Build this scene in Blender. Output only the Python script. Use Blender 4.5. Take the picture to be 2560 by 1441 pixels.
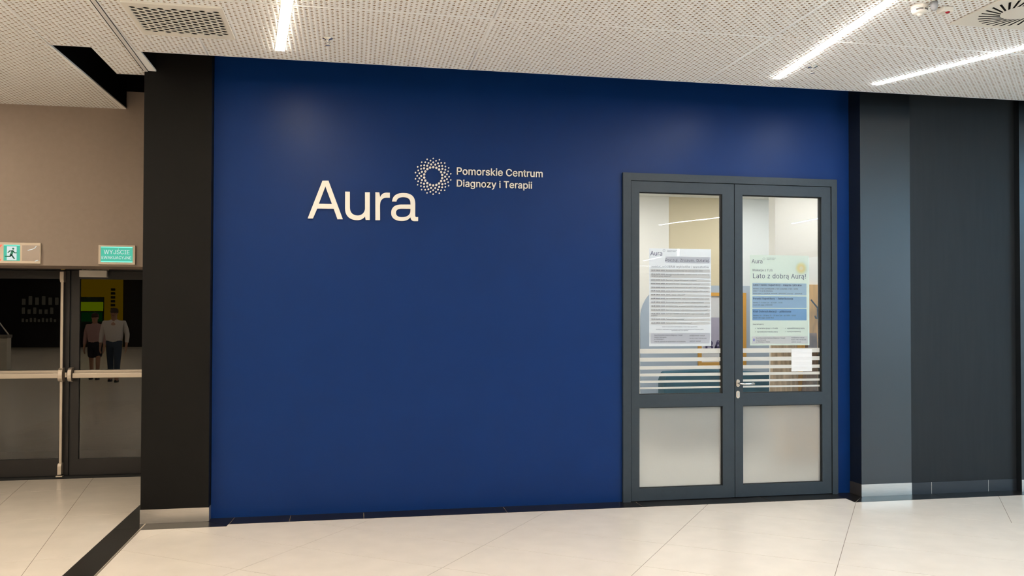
import bpy, bmesh, math, random
import numpy as np
from mathutils import Vector, Matrix

for o in list(bpy.data.objects):
    bpy.data.objects.remove(o, do_unlink=True)
SC = bpy.context.scene
COL = SC.collection
random.seed(7)
PI = math.pi

# ------------------------------------------------------------------ camera
F_PX, YAW, PITCH, ROLL, CY = 2139.843, 0.187035, 0.0169104, 0.00213329, 748.961
CAM_H, CAM_D = 1.667, 7.3046
cam = bpy.data.cameras.new('camera')
cam.sensor_fit = 'HORIZONTAL'
cam.sensor_width = 36.0
cam.lens = F_PX / 2560.0 * 36.0
cam.shift_y = (CY - 720.5) / 2560.0
cam.clip_start = 0.05
cam.clip_end = 200
camo = bpy.data.objects.new('camera', cam)
COL.objects.link(camo)
_f = Vector((math.sin(YAW) * math.cos(PITCH), math.cos(YAW) * math.cos(PITCH), math.sin(PITCH)))
_r = Vector((math.cos(YAW), -math.sin(YAW), 0))
_u = _r.cross(_f)
_r2 = math.cos(ROLL) * _r + math.sin(ROLL) * _u
_u2 = -math.sin(ROLL) * _r + math.cos(ROLL) * _u
camo.matrix_world = Matrix(((_r2.x, _u2.x, -_f.x, 0), (_r2.y, _u2.y, -_f.y, -CAM_D),
                            (_r2.z, _u2.z, -_f.z, CAM_H), (0, 0, 0, 1)))
SC.camera = camo

# ------------------------------------------------------------------ world, exposure
w = bpy.data.worlds.new('world')
w.use_nodes = True
w.node_tree.nodes['Background'].inputs[0].default_value = (1, 0.97, 0.94, 1)
w.node_tree.nodes['Background'].inputs[1].default_value = 0.0
SC.world = w
SC.view_settings.view_transform = 'Standard'
SC.view_settings.look = 'None'
SC.view_settings.gamma = 1
SC.view_settings.use_curve_mapping = False
SC.view_settings.exposure = 0.0

STRIP_POWER = 60.0          # radiance of the ceiling light strips
ROOM_POWER = 20.0           # radiance of the two ceiling panels in the lit room
WARM = (1.0, 0.87, 0.69)
NEUTRAL = (1.0, 0.98, 0.95)
COOL = (0.93, 0.98, 1.04)

# ------------------------------------------------------------------ helpers
def lin(c):
    if isinstance(c, str):
        c = [int(c[i:i + 2], 16) / 255 for i in (0, 2, 4)]
    return tuple((v / 12.92 if v <= 0.04045 else ((v + 0.055) / 1.055) ** 2.4) for v in c) + (1,)

MATS = {}
def mat(name, col, rough=0.5, metal=0.0, spec=0.5, noise=0.0, nscale=8.0, bump=0.0, bscale=200.0, coat=0.0,
        stretch=None, rnoise=0.0):
    m = bpy.data.materials.new(name); m.use_nodes = True
    nt = m.node_tree; b = nt.nodes['Principled BSDF']
    c = lin(col)
    b.inputs['Base Color'].default_value = c
    b.inputs['Roughness'].default_value = rough
    b.inputs['Metallic'].default_value = metal
    b.inputs['Specular IOR Level'].default_value = spec
    b.inputs['Coat Weight'].default_value = coat
    tc = nt.nodes.new('ShaderNodeTexCoord')
    vec = tc.outputs['Object']
    if stretch:
        mp = nt.nodes.new('ShaderNodeMapping'); mp.inputs['Scale'].default_value = stretch
        nt.links.new(vec, mp.inputs['Vector']); vec = mp.outputs['Vector']
    if noise or rnoise:
        n = nt.nodes.new('ShaderNodeTexNoise'); n.inputs['Scale'].default_value = nscale
        n.inputs['Detail'].default_value = 5
        nt.links.new(vec, n.inputs['Vector'])
        if noise:
            r = nt.nodes.new('ShaderNodeValToRGB')
            r.color_ramp.elements[0].position = 0.3; r.color_ramp.elements[1].position = 0.7
            r.color_ramp.elements[0].color = tuple(v * (1 - noise) for v in c[:3]) + (1,)
            r.color_ramp.elements[1].color = tuple(min(1, v * (1 + noise)) for v in c[:3]) + (1,)
            nt.links.new(n.outputs['Fac'], r.inputs['Fac']); nt.links.new(r.outputs['Color'], b.inputs['Base Color'])
        if rnoise:
            mr = nt.nodes.new('ShaderNodeMapRange')
            mr.inputs['To Min'].default_value = max(0, rough - rnoise); mr.inputs['To Max'].default_value = rough + rnoise
            nt.links.new(n.outputs['Fac'], mr.inputs['Value']); nt.links.new(mr.outputs['Result'], b.inputs['Roughness'])
    if bump:
        n2 = nt.nodes.new('ShaderNodeTexNoise'); n2.inputs['Scale'].default_value = bscale; n2.inputs['Detail'].default_value = 3
        bp = nt.nodes.new('ShaderNodeBump'); bp.inputs['Strength'].default_value = bump; bp.inputs['Distance'].default_value = 0.002
        nt.links.new(vec, n2.inputs['Vector']); nt.links.new(n2.outputs['Fac'], bp.inputs['Height'])
        nt.links.new(bp.outputs['Normal'], b.inputs['Normal'])
    MATS[name] = m
    return m

def emat(name, col, power):
    m = bpy.data.materials.new(name); m.use_nodes = True
    nt = m.node_tree; nt.nodes.remove(nt.nodes['Principled BSDF'])
    e = nt.nodes.new('ShaderNodeEmission'); e.inputs[0].default_value = tuple(col[:3]) + (1,); e.inputs[1].default_value = power
    nt.links.new(e.outputs[0], nt.nodes['Material Output'].inputs[0])
    MATS[name] = m
    return m

def glassmat(name, ior=1.7, tint=(1, 1, 1), wave=0.0):
    m = bpy.data.materials.new(name); m.use_nodes = True
    nt = m.node_tree; nt.nodes.remove(nt.nodes['Principled BSDF'])
    t = nt.nodes.new('ShaderNodeBsdfTransparent'); t.inputs[0].default_value = tint + (1,)
    g = nt.nodes.new('ShaderNodeBsdfGlossy'); g.inputs['Roughness'].default_value = 0.0
    geo = nt.nodes.new('ShaderNodeNewGeometry')
    def mth(op, a, b=None):
        n_ = nt.nodes.new('ShaderNodeMath'); n_.operation = op
        for k_, v_ in ((0, a), (1, b)):
            if v_ is None: continue
            if isinstance(v_, (int, float)): n_.inputs[k_].default_value = v_
            else: nt.links.new(v_, n_.inputs[k_])
        return n_.outputs[0]
    dt = nt.nodes.new('ShaderNodeVectorMath'); dt.operation = 'DOT_PRODUCT'
    nt.links.new(geo.outputs['Incoming'], dt.inputs[0]); nt.links.new(geo.outputs['Normal'], dt.inputs[1])
    c_ = mth('ABSOLUTE', dt.outputs['Value'])
    f0 = ((ior - 1) / (ior + 1)) ** 2
    frout = mth('ADD', mth('MULTIPLY', mth('POWER', mth('SUBTRACT', 1.0, c_), 5.0), 1 - f0), f0)   # reflectance of a thin pane
    mx = nt.nodes.new('ShaderNodeMixShader')
    if wave:
        tc = nt.nodes.new('ShaderNodeTexCoord')
        n = nt.nodes.new('ShaderNodeTexNoise'); n.inputs['Scale'].default_value = 1.6; n.inputs['Detail'].default_value = 0
        bp = nt.nodes.new('ShaderNodeBump'); bp.inputs['Strength'].default_value = wave; bp.inputs['Distance'].default_value = 0.1
        nt.links.new(tc.outputs['Object'], n.inputs['Vector']); nt.links.new(n.outputs['Fac'], bp.inputs['Height'])
        nt.links.new(bp.outputs['Normal'], g.inputs['Normal'])
    nt.links.new(frout, mx.inputs[0]); nt.links.new(t.outputs[0], mx.inputs[1]); nt.links.new(g.outputs[0], mx.inputs[2])
    nt.links.new(mx.outputs[0], nt.nodes['Material Output'].inputs[0])
    MATS[name] = m
    return m

def origin(o):
    v = Vector((0, 0, 0))
    while o is not None:
        v += o.location; o = o.parent
    return v

class MB:
    def __init__(s): s.v = []; s.f = []
    def box(s, x0, x1, y0, y1, z0, z1):
        i = len(s.v)
        s.v += [(x0, y0, z0), (x1, y0, z0), (x1, y1, z0), (x0, y1, z0), (x0, y0, z1), (x1, y0, z1), (x1, y1, z1), (x0, y1, z1)]
        s.f += [[i + a for a in q] for q in ((0, 3, 2, 1), (4, 5, 6, 7), (0, 1, 5, 4), (1, 2, 6, 5), (2, 3, 7, 6), (3, 0, 4, 7))]
        return s
    def prism(s, pts, z0, z1, axis='z'):
        i = len(s.v); n = len(pts)
        for z in (z0, z1):
            for a, b in pts:
                s.v.append((a, b, z) if axis == 'z' else ((a, z, b) if axis == 'y' else (z, a, b)))
        s.f.append(list(range(i + n - 1, i - 1, -1))); s.f.append(list(range(i + n, i + 2 * n)))
        for k in range(n):
            j = (k + 1) % n
            s.f.append([i + k, i + j, i + n + j, i + n + k])
        return s
    def tube(s, pts, r, n=10, cap=True):
        pts = [Vector(p) for p in pts]; rs = r if isinstance(r, (list, tuple)) else [r] * len(pts)
        rings = []
        up = Vector((0, 0, 1))
        for k, p in enumerate(pts):
            d = (pts[min(k + 1, len(pts) - 1)] - pts[max(k - 1, 0)]).normalized()
            a = d.cross(up if abs(d.dot(up)) < 0.95 else Vector((1, 0, 0))).normalized(); b = d.cross(a)
            i = len(s.v); rings.append(i)
            for q in range(n):
                t = 2 * PI * q / n
                s.v.append(tuple(p + a * math.cos(t) * rs[k] + b * math.sin(t) * rs[k]))
        for k in range(len(rings) - 1):
            for q in range(n):
                j = (q + 1) % n
                s.f.append([rings[k] + q, rings[k] + j, rings[k + 1] + j, rings[k + 1] + q])
        if cap:
            s.f.append([rings[0] + q for q in range(n - 1, -1, -1)]); s.f.append([rings[-1] + q for q in range(n)])
        return s
    def lathe(s, cx, cy, prof, n=24):
        rings = []
        for r, z in prof:
            i = len(s.v); rings.append(i)
            for q in range(n):
                t = 2 * PI * q / n
                s.v.append((cx + r * math.cos(t), cy + r * math.sin(t), z))
        for k in range(len(rings) - 1):
            for q in range(n):
                j = (q + 1) % n
                s.f.append([rings[k] + q, rings[k] + j, rings[k + 1] + j, rings[k + 1] + q])
        s.f.append([rings[0] + q for q in range(n - 1, -1, -1)]); s.f.append([rings[-1] + q for q in range(n)])
        return s
    def mesh(s, name, off, bevel=0.0, seg=2, smooth=False):
        me = bpy.data.meshes.new(name)
        me.from_pydata([(a - off[0], b - off[1], c - off[2]) for a, b, c in s.v], [], s.f)
        bm = bmesh.new(); bm.from_mesh(me)
        if bevel:
            bmesh.ops.bevel(bm, geom=list(bm.edges), offset=bevel, segments=seg, profile=0.5, affect='EDGES')
        bmesh.ops.recalc_face_normals(bm, faces=bm.faces)
        bm.to_mesh(me); bm.free()
        if smooth:
            for p in me.polygons: p.use_smooth = True
        me.update()
        return me
    def build(s, name, m, parent=None, loc=None, bevel=0.0, seg=2, smooth=False):
        off = origin(parent) if parent else Vector(loc or (0, 0, 0))
        me = s.mesh(name, off, bevel, seg, smooth)
        o = bpy.data.objects.new(name, me); COL.objects.link(o)
        me.materials.append(m)
        if parent: o.parent = parent
        else: o.location = off
        return o

def empty(name, loc=(0, 0, 0)):
    o = bpy.data.objects.new(name, None); COL.objects.link(o); o.location = loc
    o.empty_display_size = 0.1
    return o
def tag(o, label, cat, group=None, kind=None):
    o['label'] = label; o['category'] = cat
    if group: o['group'] = group
    if kind: o['kind'] = kind
    return o
def struct(o, label, cat): return tag(o, label, cat, kind='structure')

def meshobj(name, me, m, parent=None, loc=(0, 0, 0)):
    o = bpy.data.objects.new(name, me); COL.objects.link(o)
    if m: me.materials.append(m)
    if parent: o.parent = parent
    o.location = loc
    return o

def copy_tree(o, parent=None):
    c = o.copy(); COL.objects.link(c)
    for k in o.keys(): c[k] = o[k]
    c.parent = parent
    for ch in list(o.children): copy_tree(ch, c)
    return c

# flat shapes and text: drawn in the x/z plane facing -y, with a little thickness
# outlines of a plain grotesque face: char -> (advance, loops of x,y in thousandths)
GLYPHS = {
 '!': (196, '67,160 63,509 132,509 128,160;98,-4 81,-1 66,9 56,24 52,41 56,58 66,73 81,83 98,86 116,83 130,73 140,58 143,41 140,24 130,9 116,-1'),
 '&': (447, '197,-7 165,-5 136,1 110,12 78,34 54,62 39,96 34,133 37,163 47,189 63,213 85,235 111,256 140,279 216,335 226,343 237,352 246,363 255,375 260,389 262,405 258,427 245,445 226,457 201,461 184,459 168,453 155,444 145,431 139,416 137,399 139,380 145,363 155,346 169,327 185,307 204,284 438,0 364,0 171,231 121,293 102,319 87,344 78,370 75,398 79,430 91,458 109,481 134,499 165,510 200,513 235,510 266,499 290,482 308,459 320,433 324,404 322,382 315,362 305,342 291,325 275,308 256,293 154,217 128,195 110,174 100,154 97,131 100,108 109,87 124,70 143,57 166,49 193,46 223,50 251,59 278,75 301,95 321,121 336,151 346,186 349,224 408,224 406,194 403,167 397,144 385,115 371,92 357,75 345,62 333,47 305,23 271,7 234,-3'),
 '(': (273, '89,207 90,244 94,283 101,324 109,364 119,403 132,441 145,477 160,510 177,539 236,539 219,503 204,466 191,428 179,390 169,351 161,313 156,276 152,241 151,207 152,176 155,145 160,115 167,83 177,50 188,16 202,-19 218,-57 236,-96 177,-96 150,-46 128,4 111,55 99,106 92,156'),
 ')': (273, '37,-96 56,-56 72,-18 86,18 97,52 106,85 113,116 118,147 121,177 122,207 121,241 117,276 112,313 104,351 94,390 82,428 69,466 54,503 37,539 97,539 113,510 128,477 142,441 154,403 164,364 173,323 179,283 183,244 184,207 182,156 174,104 161,53 144,3 123,-47 97,-96'),
 '+': (453, '198,34 198,364 255,364 255,34;61,172 61,226 391,226 391,172'),
 ',': (187, '38,-119 68,71 137,71 84,-119'),
 '-': (453, '337,244 337,188 114,188 114,244'),
 '.': (187, '95,-4 78,-1 63,9 53,24 50,41 53,59 63,73 78,83 95,87 113,83 128,73 138,59 141,41 138,24 128,9 113,-1'),
 '/': (249, '235,533 71,-76 14,-76 178,533'),
 '0': (453, '227,-7 191,-3 158,7 130,24 105,48 85,77 69,113 57,155 50,202 48,254 50,306 57,353 69,395 85,431 106,461 130,484 159,502 191,512 227,516 262,512 295,502 323,484 348,461 368,431 384,395 396,353 403,306 405,254 403,202 396,155 384,113 368,77 348,48 323,24 295,7 263,-3;227,50 261,56 290,74 306,92 320,116 330,144 338,176 342,213 344,254 342,295 338,332 330,365 320,393 306,416 290,435 261,453 227,460 192,453 163,435 147,416 134,393 123,365 115,332 111,295 109,254 111,213 115,176 123,144 134,116 147,92 163,74 192,56'),
 '1': (453, '76,0 76,55 391,55 391,0;276,509 276,0 212,0 212,448 209,448 86,358 86,427 198,509'),
 '2': (453, '64,0 64,47 234,229 261,257 282,282 299,305 311,327 318,348 320,371 317,397 308,419 293,436 273,449 250,457 224,460 196,457 172,447 153,433 139,413 130,390 127,362 66,362 68,391 75,418 86,442 111,473 143,496 168,507 196,513 225,516 254,513 281,507 306,497 337,474 361,445 376,411 381,372 378,345 371,318 357,290 336,259 317,235 294,209 267,180 153,60 153,57 389,57 389,0'),
 '3': (453, '218,-7 188,-5 159,1 133,10 98,30 70,57 52,91 44,132 109,132 115,107 126,87 144,71 165,59 191,52 219,50 248,53 275,61 297,74 315,93 325,116 329,145 326,172 316,196 299,217 275,234 242,244 201,248 157,248 157,299 288,448 288,452 70,452 70,509 372,509 372,461 211,278 211,289 247,290 279,286 308,276 333,262 354,244 371,222 383,198 391,173 393,145 390,116 383,90 370,66 354,45 333,27 309,12 281,2 251,-5'),
 '4': (453, '40,105 40,158 247,509 311,509 109,166 109,163 413,163 413,105;282,0 282,121 282,146 282,318 343,318 343,0'),
 '5': (453, '221,-7 192,-5 165,1 140,11 108,32 83,60 66,93 60,130 122,130 127,108 138,89 154,73 173,60 196,52 221,50 250,53 276,64 298,82 314,104 324,131 328,162 324,193 314,221 297,244 275,262 248,273 218,277 192,275 167,268 145,258 128,246 67,253 96,509 366,509 366,452 151,452 134,301 136,301 155,315 178,325 203,331 229,334 263,330 294,321 321,306 345,285 364,260 379,231 388,199 391,163 388,132 381,102 369,76 352,52 332,32 309,15 282,3 253,-4'),
 '6': (453, '226,-7 196,-4 168,3 142,15 119,31 100,51 84,74 73,101 66,130 64,162 68,199 80,239 93,268 112,302 137,340 252,509 322,509 151,261 145,261 154,275 165,288 179,299 196,307 214,312 235,314 265,312 291,305 316,295 346,271 370,240 380,215 387,187 389,157 387,127 379,98 368,73 352,50 333,30 310,14 284,3 257,-4;226,48 254,52 279,63 299,79 314,101 324,128 327,157 324,187 314,213 299,235 279,251 254,262 226,265 198,262 174,252 153,235 138,214 128,188 125,158 128,128 138,102 153,79 174,63 198,52'),
 '7': (453, '97,0 323,448 323,452 62,452 62,509 391,509 391,449 165,0'),
 '8': (453, '226,-7 193,-5 163,1 136,11 101,33 74,62 57,96 52,135 55,166 65,195 81,220 101,241 125,256 153,265 153,267 119,282 93,308 76,342 70,380 75,417 90,450 114,477 146,498 170,508 197,514 226,516 255,514 282,508 306,498 337,477 361,450 377,417 382,380 376,342 359,308 333,282 300,267 300,265 327,256 351,241 372,220 387,195 397,166 401,135 395,96 378,62 352,33 317,11 289,1 259,-5;226,49 258,52 285,60 307,74 323,91 333,113 337,139 333,165 322,189 305,208 283,223 256,232 226,235 196,232 169,223 147,208 130,189 119,165 115,139 119,113 129,91 145,74 167,60 195,52;226,290 252,292 274,300 293,313 307,330 316,351 319,376 316,399 308,420 294,437 275,449 252,457 226,460 200,457 177,449 159,437 145,420 136,399 133,376 136,351 145,330 159,313 178,300 201,292'),
 '9': (453, '226,516 256,513 285,506 310,494 333,478 352,458 368,434 380,408 387,378 389,347 385,309 373,270 359,240 340,207 315,168 200,0 130,0 301,248 307,248 299,234 287,221 273,210 257,202 238,196 218,195 188,197 161,203 137,214 106,237 83,269 72,294 66,321 64,352 66,382 73,411 85,436 101,459 120,479 143,494 168,506 196,513;226,460 199,457 174,446 154,429 138,407 129,381 125,352 129,322 138,295 154,274 174,257 199,247 226,243 254,247 279,257 299,273 314,295 324,321 327,350 324,381 314,407 299,429 279,446 254,457'),
 ':': (187, '95,-4 78,-1 63,9 53,24 50,41 53,59 63,73 78,83 95,87 113,83 128,73 138,59 141,41 138,24 128,9 113,-1;95,271 78,274 63,284 53,299 50,316 53,334 63,349 78,359 95,362 113,359 128,349 138,334 141,316 138,299 128,284 113,274'),
 ';': (187, '38,-119 68,71 137,71 84,-119;103,271 86,274 71,284 61,299 58,316 61,334 71,349 86,359 103,362 121,359 136,349 146,334 149,316 146,299 136,284 121,274'),
 '?': (358, '132,152 132,159 134,200 141,230 153,252 168,269 187,284 209,298 230,314 247,334 258,357 262,384 259,406 250,425 237,441 220,452 200,459 178,462 157,459 137,453 120,441 106,425 96,404 92,378 27,378 33,418 49,452 73,479 103,499 138,511 178,516 219,511 255,498 284,478 306,451 319,418 324,382 319,344 306,311 284,284 254,261 235,248 219,235 207,221 200,205 195,185 194,158 194,152;164,-4 146,-1 131,9 121,24 118,41 121,58 131,73 146,83 164,86 181,83 196,73 206,58 209,41 206,24 196,9 181,-1'),
 '@': (676, '355,-135 307,-133 262,-126 221,-114 184,-98 151,-77 122,-53 98,-24 77,9 61,46 50,87 43,131 40,179 43,226 50,269 61,309 78,346 98,379 123,408 151,433 184,454 220,470 260,482 303,489 349,492 394,489 435,482 472,469 506,452 536,432 562,407 584,380 603,351 617,319 627,285 633,251 635,215 634,178 631,142 625,107 615,76 599,49 579,28 551,15 517,11 497,12 476,17 457,24 441,36 429,50 423,68 420,68 408,48 388,30 361,17 326,13 285,18 251,35 224,62 204,96 195,123 190,152 188,182 190,212 197,239 207,265 228,297 257,322 291,338 330,343 360,340 385,331 404,319 416,306 419,306 419,335 474,335 474,110 476,91 485,74 499,63 518,59 540,63 557,76 568,97 576,127 579,152 580,182 581,215 579,245 575,273 567,301 555,327 541,351 523,373 502,393 477,410 450,424 419,434 385,440 347,442 309,440 274,434 242,424 213,410 187,393 164,372 144,347 128,320 115,289 105,255 100,218 98,178 100,138 105,100 115,66 128,35 144,8 165,-17 188,-37 215,-54 246,-68 280,-78 317,-83 357,-85 385,-84 412,-80 436,-75 458,-69 476,-63 489,-59 504,-107 487,-113 464,-120 438,-126 411,-131 383,-134;329,65 359,68 382,78 400,95 412,118 419,148 422,185 419,221 411,249 399,269 381,282 358,289 331,292 305,288 283,277 265,260 252,239 244,213 242,185 244,154 251,125 262,101 279,81 301,69'),
 'A': (479, '16,0 201,509 276,509 463,0 395,0 287,302 276,334 264,372 255,402 244,438 232,478 245,478 233,437 222,402 213,371 201,333 191,302 85,0;110,142 110,199 370,199 370,142'),
 'B': (456, '60,0 60,509 241,509 274,507 304,501 329,491 359,469 381,442 394,410 398,374 395,344 387,320 373,301 356,286 336,275 315,267 315,262 339,257 363,245 385,227 402,203 414,173 418,136 413,100 400,67 377,39 344,18 317,8 284,2 247,0;125,57 245,57 281,60 309,67 330,80 349,105 355,137 352,161 342,184 327,203 306,218 279,228 248,231 125,231;125,285 238,285 265,288 288,296 308,309 323,326 333,348 336,372 330,403 313,429 283,446 240,452 125,452'),
 'C': (510, '267,-7 225,-3 186,7 150,25 119,49 92,79 70,115 53,157 44,203 40,254 44,305 53,352 70,393 92,429 119,459 150,484 186,501 225,512 267,516 305,513 340,504 373,490 402,471 427,447 448,418 463,385 473,348 408,348 401,373 389,395 375,413 357,428 337,440 315,449 292,454 267,456 237,453 209,445 184,432 161,414 141,391 125,364 113,332 106,295 103,254 106,213 113,177 125,145 141,117 161,94 184,76 210,63 237,56 267,53 292,55 315,60 337,69 357,81 375,96 389,114 401,136 408,160 473,160 463,124 448,91 428,62 402,38 373,19 341,5 305,-4'),
 'D': (502, '219,0 96,0 96,57 215,57 254,60 288,68 318,81 343,99 363,122 379,149 390,181 397,216 399,255 397,294 390,329 379,361 364,388 344,410 320,428 291,441 258,449 221,452 93,452 93,509 225,509 273,505 315,495 353,478 385,455 412,426 433,391 449,351 458,306 462,255 458,205 449,159 433,119 411,83 384,54 351,31 312,14 268,3;125,509 125,0 60,0 60,509'),
 'E': (418, '60,0 60,509 372,509 372,452 125,452 125,286 355,286 355,229 125,229 125,57 375,57 375,0'),
 'F': (410, '60,0 60,509 369,509 369,452 125,452 125,278 346,278 346,221 125,221 125,0'),
 'G': (520, '269,-7 225,-3 185,7 149,25 118,49 91,79 69,116 53,157 43,203 40,254 43,305 53,352 69,393 91,429 117,459 149,484 184,501 223,512 265,516 304,513 340,504 374,489 403,469 429,445 449,416 465,384 474,349 408,349 399,372 387,393 373,411 356,427 337,439 315,448 291,454 265,456 236,453 209,445 183,432 160,414 141,392 125,364 113,332 106,295 103,254 106,213 113,177 125,145 141,117 161,95 184,76 210,63 238,56 269,53 309,57 345,71 374,93 396,123 407,147 413,173 415,202 434,199 283,199 283,256 478,256 478,200 475,160 466,124 451,91 431,62 406,38 377,19 344,5 308,-4'),
 'H': (517, '60,0 60,509 125,509 125,289 392,289 392,509 457,509 457,0 392,0 392,232 125,232 125,0'),
 'I': (300, '31,0 31,57 118,57 118,452 31,452 31,509 269,509 269,452 183,452 183,57 269,57 269,0'),
 'J': (396, '185,-7 143,-2 106,11 75,33 52,63 38,100 33,145 33,173 98,173 98,145 104,104 122,74 149,56 185,50 220,56 248,74 266,104 272,145 272,509 336,509 336,145 332,100 318,63 294,33 263,11 227,-2'),
 'K': (466, '104,145 104,216 122,239 139,261 157,282 174,303 193,324 212,344 364,509 448,509 231,276 228,276;60,0 60,509 125,509 125,334 124,225 125,193 125,0;372,0 188,259 228,309 449,0'),
 'L': (393, '60,0 60,509 125,509 125,57 361,57 361,0'),
 'M': (628, '60,0 60,509 152,509 277,187 282,174 287,159 299,123 305,103 311,84 317,65 322,49 307,49 318,83 330,121 336,140 342,158 348,174 352,187 476,509 568,509 568,0 504,0 504,291 504,327 505,347 505,369 506,413 507,457 513,457 505,433 498,409 482,363 474,341 467,322 461,305 456,291 342,0 286,0 170,291 165,304 159,321 145,361 137,384 129,408 121,432 112,457 119,457 120,416 121,372 122,328 122,309 122,291 122,0'),
 'N': (523, '60,0 60,509 136,509 343,183 352,169 363,151 375,130 388,107 401,82 414,55 405,54 402,81 401,108 400,134 399,157 399,195 399,509 463,509 463,0 387,0 202,290 190,310 177,331 164,354 148,381 108,452 119,454 122,384 123,354 124,328 125,307 125,291 125,0'),
 'O': (533, '267,-7 225,-3 186,7 150,25 119,49 92,79 70,115 53,157 44,203 40,254 44,305 53,352 70,393 92,429 119,459 150,484 186,501 225,512 267,516 309,512 348,501 384,484 415,459 442,429 464,393 480,352 490,305 493,254 490,203 480,157 464,115 442,79 415,49 384,25 348,7 309,-3;267,53 296,55 324,63 349,76 372,94 392,116 408,144 420,176 428,213 430,254 428,295 420,332 408,365 392,392 372,415 349,433 324,446 296,453 267,456 237,453 210,445 184,433 161,415 142,392 125,364 113,332 106,295 103,254 106,213 113,176 125,144 142,117 161,94 184,76 210,63 237,55'),
 'P': (444, '60,0 60,509 235,509 272,506 305,499 332,487 356,471 375,452 390,430 400,404 407,377 409,348 407,318 400,291 390,265 375,243 356,223 332,207 305,195 272,188 235,186 109,186 109,242 233,242 269,246 297,256 318,272 333,294 342,319 344,348 342,376 333,402 318,423 297,439 268,449 232,452 125,452 125,0'),
 'Q': (533, '245,159 313,159 369,85 384,65 468,-48 401,-48 346,27 331,46;267,-7 225,-3 186,7 150,25 119,49 92,79 70,115 53,157 44,203 40,254 44,305 53,352 70,393 92,429 119,459 150,484 186,501 225,512 267,516 309,512 348,501 384,484 415,459 442,429 464,393 480,352 490,305 493,254 490,203 480,157 464,115 442,79 415,49 384,25 348,7 309,-3;267,53 296,55 324,63 349,76 372,94 392,116 408,144 420,176 428,213 430,254 428,295 420,332 408,365 392,392 372,415 349,433 324,446 296,453 267,456 237,453 210,445 184,433 161,415 142,392 125,364 113,332 106,295 103,254 106,213 113,176 125,144 142,117 161,94 184,76 210,63 237,55'),
 'R': (449, '60,0 60,509 236,509 273,506 305,500 333,489 367,465 390,433 401,408 407,381 409,352 407,323 401,296 390,271 367,240 333,217 305,206 273,200 236,198 96,198 96,255 234,255 269,258 298,267 319,281 334,300 342,324 345,352 342,380 334,405 319,425 298,440 269,449 233,452 125,452 125,0;353,0 230,229 303,229 428,0'),
 'S': (446, '224,-9 188,-7 156,-1 128,9 102,23 81,40 64,60 51,83 42,109 38,137 104,137 110,110 123,88 142,71 166,59 194,52 224,49 257,52 286,60 311,74 329,92 341,114 346,139 342,161 332,179 316,193 296,205 272,214 245,222 184,239 145,253 112,269 86,289 67,313 56,341 52,372 58,413 75,448 92,468 113,484 138,498 165,508 195,514 227,516 259,514 289,508 316,498 351,476 377,449 394,415 401,378 337,378 326,412 302,437 280,449 254,456 225,459 194,456 167,448 145,435 129,418 118,398 115,376 119,352 131,334 148,319 169,308 191,300 212,293 264,279 287,272 312,264 336,252 359,238 379,220 395,198 405,171 408,139 403,99 386,64 370,43 349,25 323,11 294,0 261,-7'),
 'T': (448, '32,452 32,509 417,509 417,452 257,452 257,0 193,0 193,452'),
 'U': (517, '259,-8 220,-6 186,2 154,15 126,33 103,55 85,80 71,108 63,140 60,173 60,509 124,509 124,178 128,144 141,113 160,87 187,68 220,56 259,52 298,56 331,68 357,87 377,113 389,144 393,178 393,509 457,509 457,173 454,140 446,108 433,80 414,55 391,33 363,15 332,2 297,-6'),
 'V': (479, '204,0 16,509 84,509 192,206 203,176 215,137 225,106 236,71 248,31 235,31 247,71 257,107 267,138 279,176 290,206 395,509 463,509 278,0'),
 'W': (686, '155,0 16,509 82,509 163,196 170,171 175,145 181,120 187,94 192,67 197,40 189,40 194,67 200,94 205,120 211,145 218,171 224,196 306,509 380,509 462,196 468,171 474,145 480,120 486,94 492,67 497,40 488,40 493,67 499,94 504,120 510,145 523,196 603,509 670,509 530,0 455,0 368,323 359,356 351,391 346,417 341,445 336,475 350,475 345,446 340,420 335,395 327,359 318,323 230,0'),
 'X': (474, '18,0 217,284 217,236 29,509 104,509 178,400 192,379 204,361 214,345 223,329 233,312 243,292 232,292 243,311 252,329 261,345 272,361 284,379 298,400 374,509 446,509 259,239 259,287 456,0 382,0 292,129 279,149 268,165 259,180 250,195 241,212 230,231 244,231 235,213 225,196 216,181 206,166 195,149 182,129 91,0'),
 'Y': (472, '203,0 203,208 16,509 91,509 192,344 208,318 222,292 236,264 250,230 224,230 237,265 251,293 265,318 280,344 381,509 455,509 268,208 268,0'),
 'Z': (438, '42,0 42,46 273,385 289,408 306,431 323,453 341,476 348,454 317,453 285,452 254,452 223,452 40,452 40,509 397,509 397,462 169,129 152,105 134,81 116,57 97,33 90,54 121,56 152,57 183,57 214,57 399,57 399,0'),
 'a': (389, '160,-9 126,-5 94,5 68,22 48,45 35,73 30,108 34,138 43,161 58,179 78,193 100,203 125,211 152,216 178,220 209,224 234,227 252,230 265,235 273,243 276,255 276,257 273,279 267,297 256,311 240,322 220,329 196,331 171,329 149,322 132,313 118,301 107,288 100,274 41,291 57,322 79,346 104,364 133,375 163,382 194,384 215,383 239,379 263,372 286,360 306,343 322,320 333,290 337,251 337,0 277,0 277,52 272,52 264,38 252,25 236,12 215,1 190,-6;170,45 202,49 228,59 248,74 263,93 272,115 276,138 276,190 270,186 259,182 246,179 231,176 216,173 200,171 175,168 154,164 134,159 117,150 103,139 95,124 92,105 94,87 102,72 114,61 130,52 149,47'),
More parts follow.
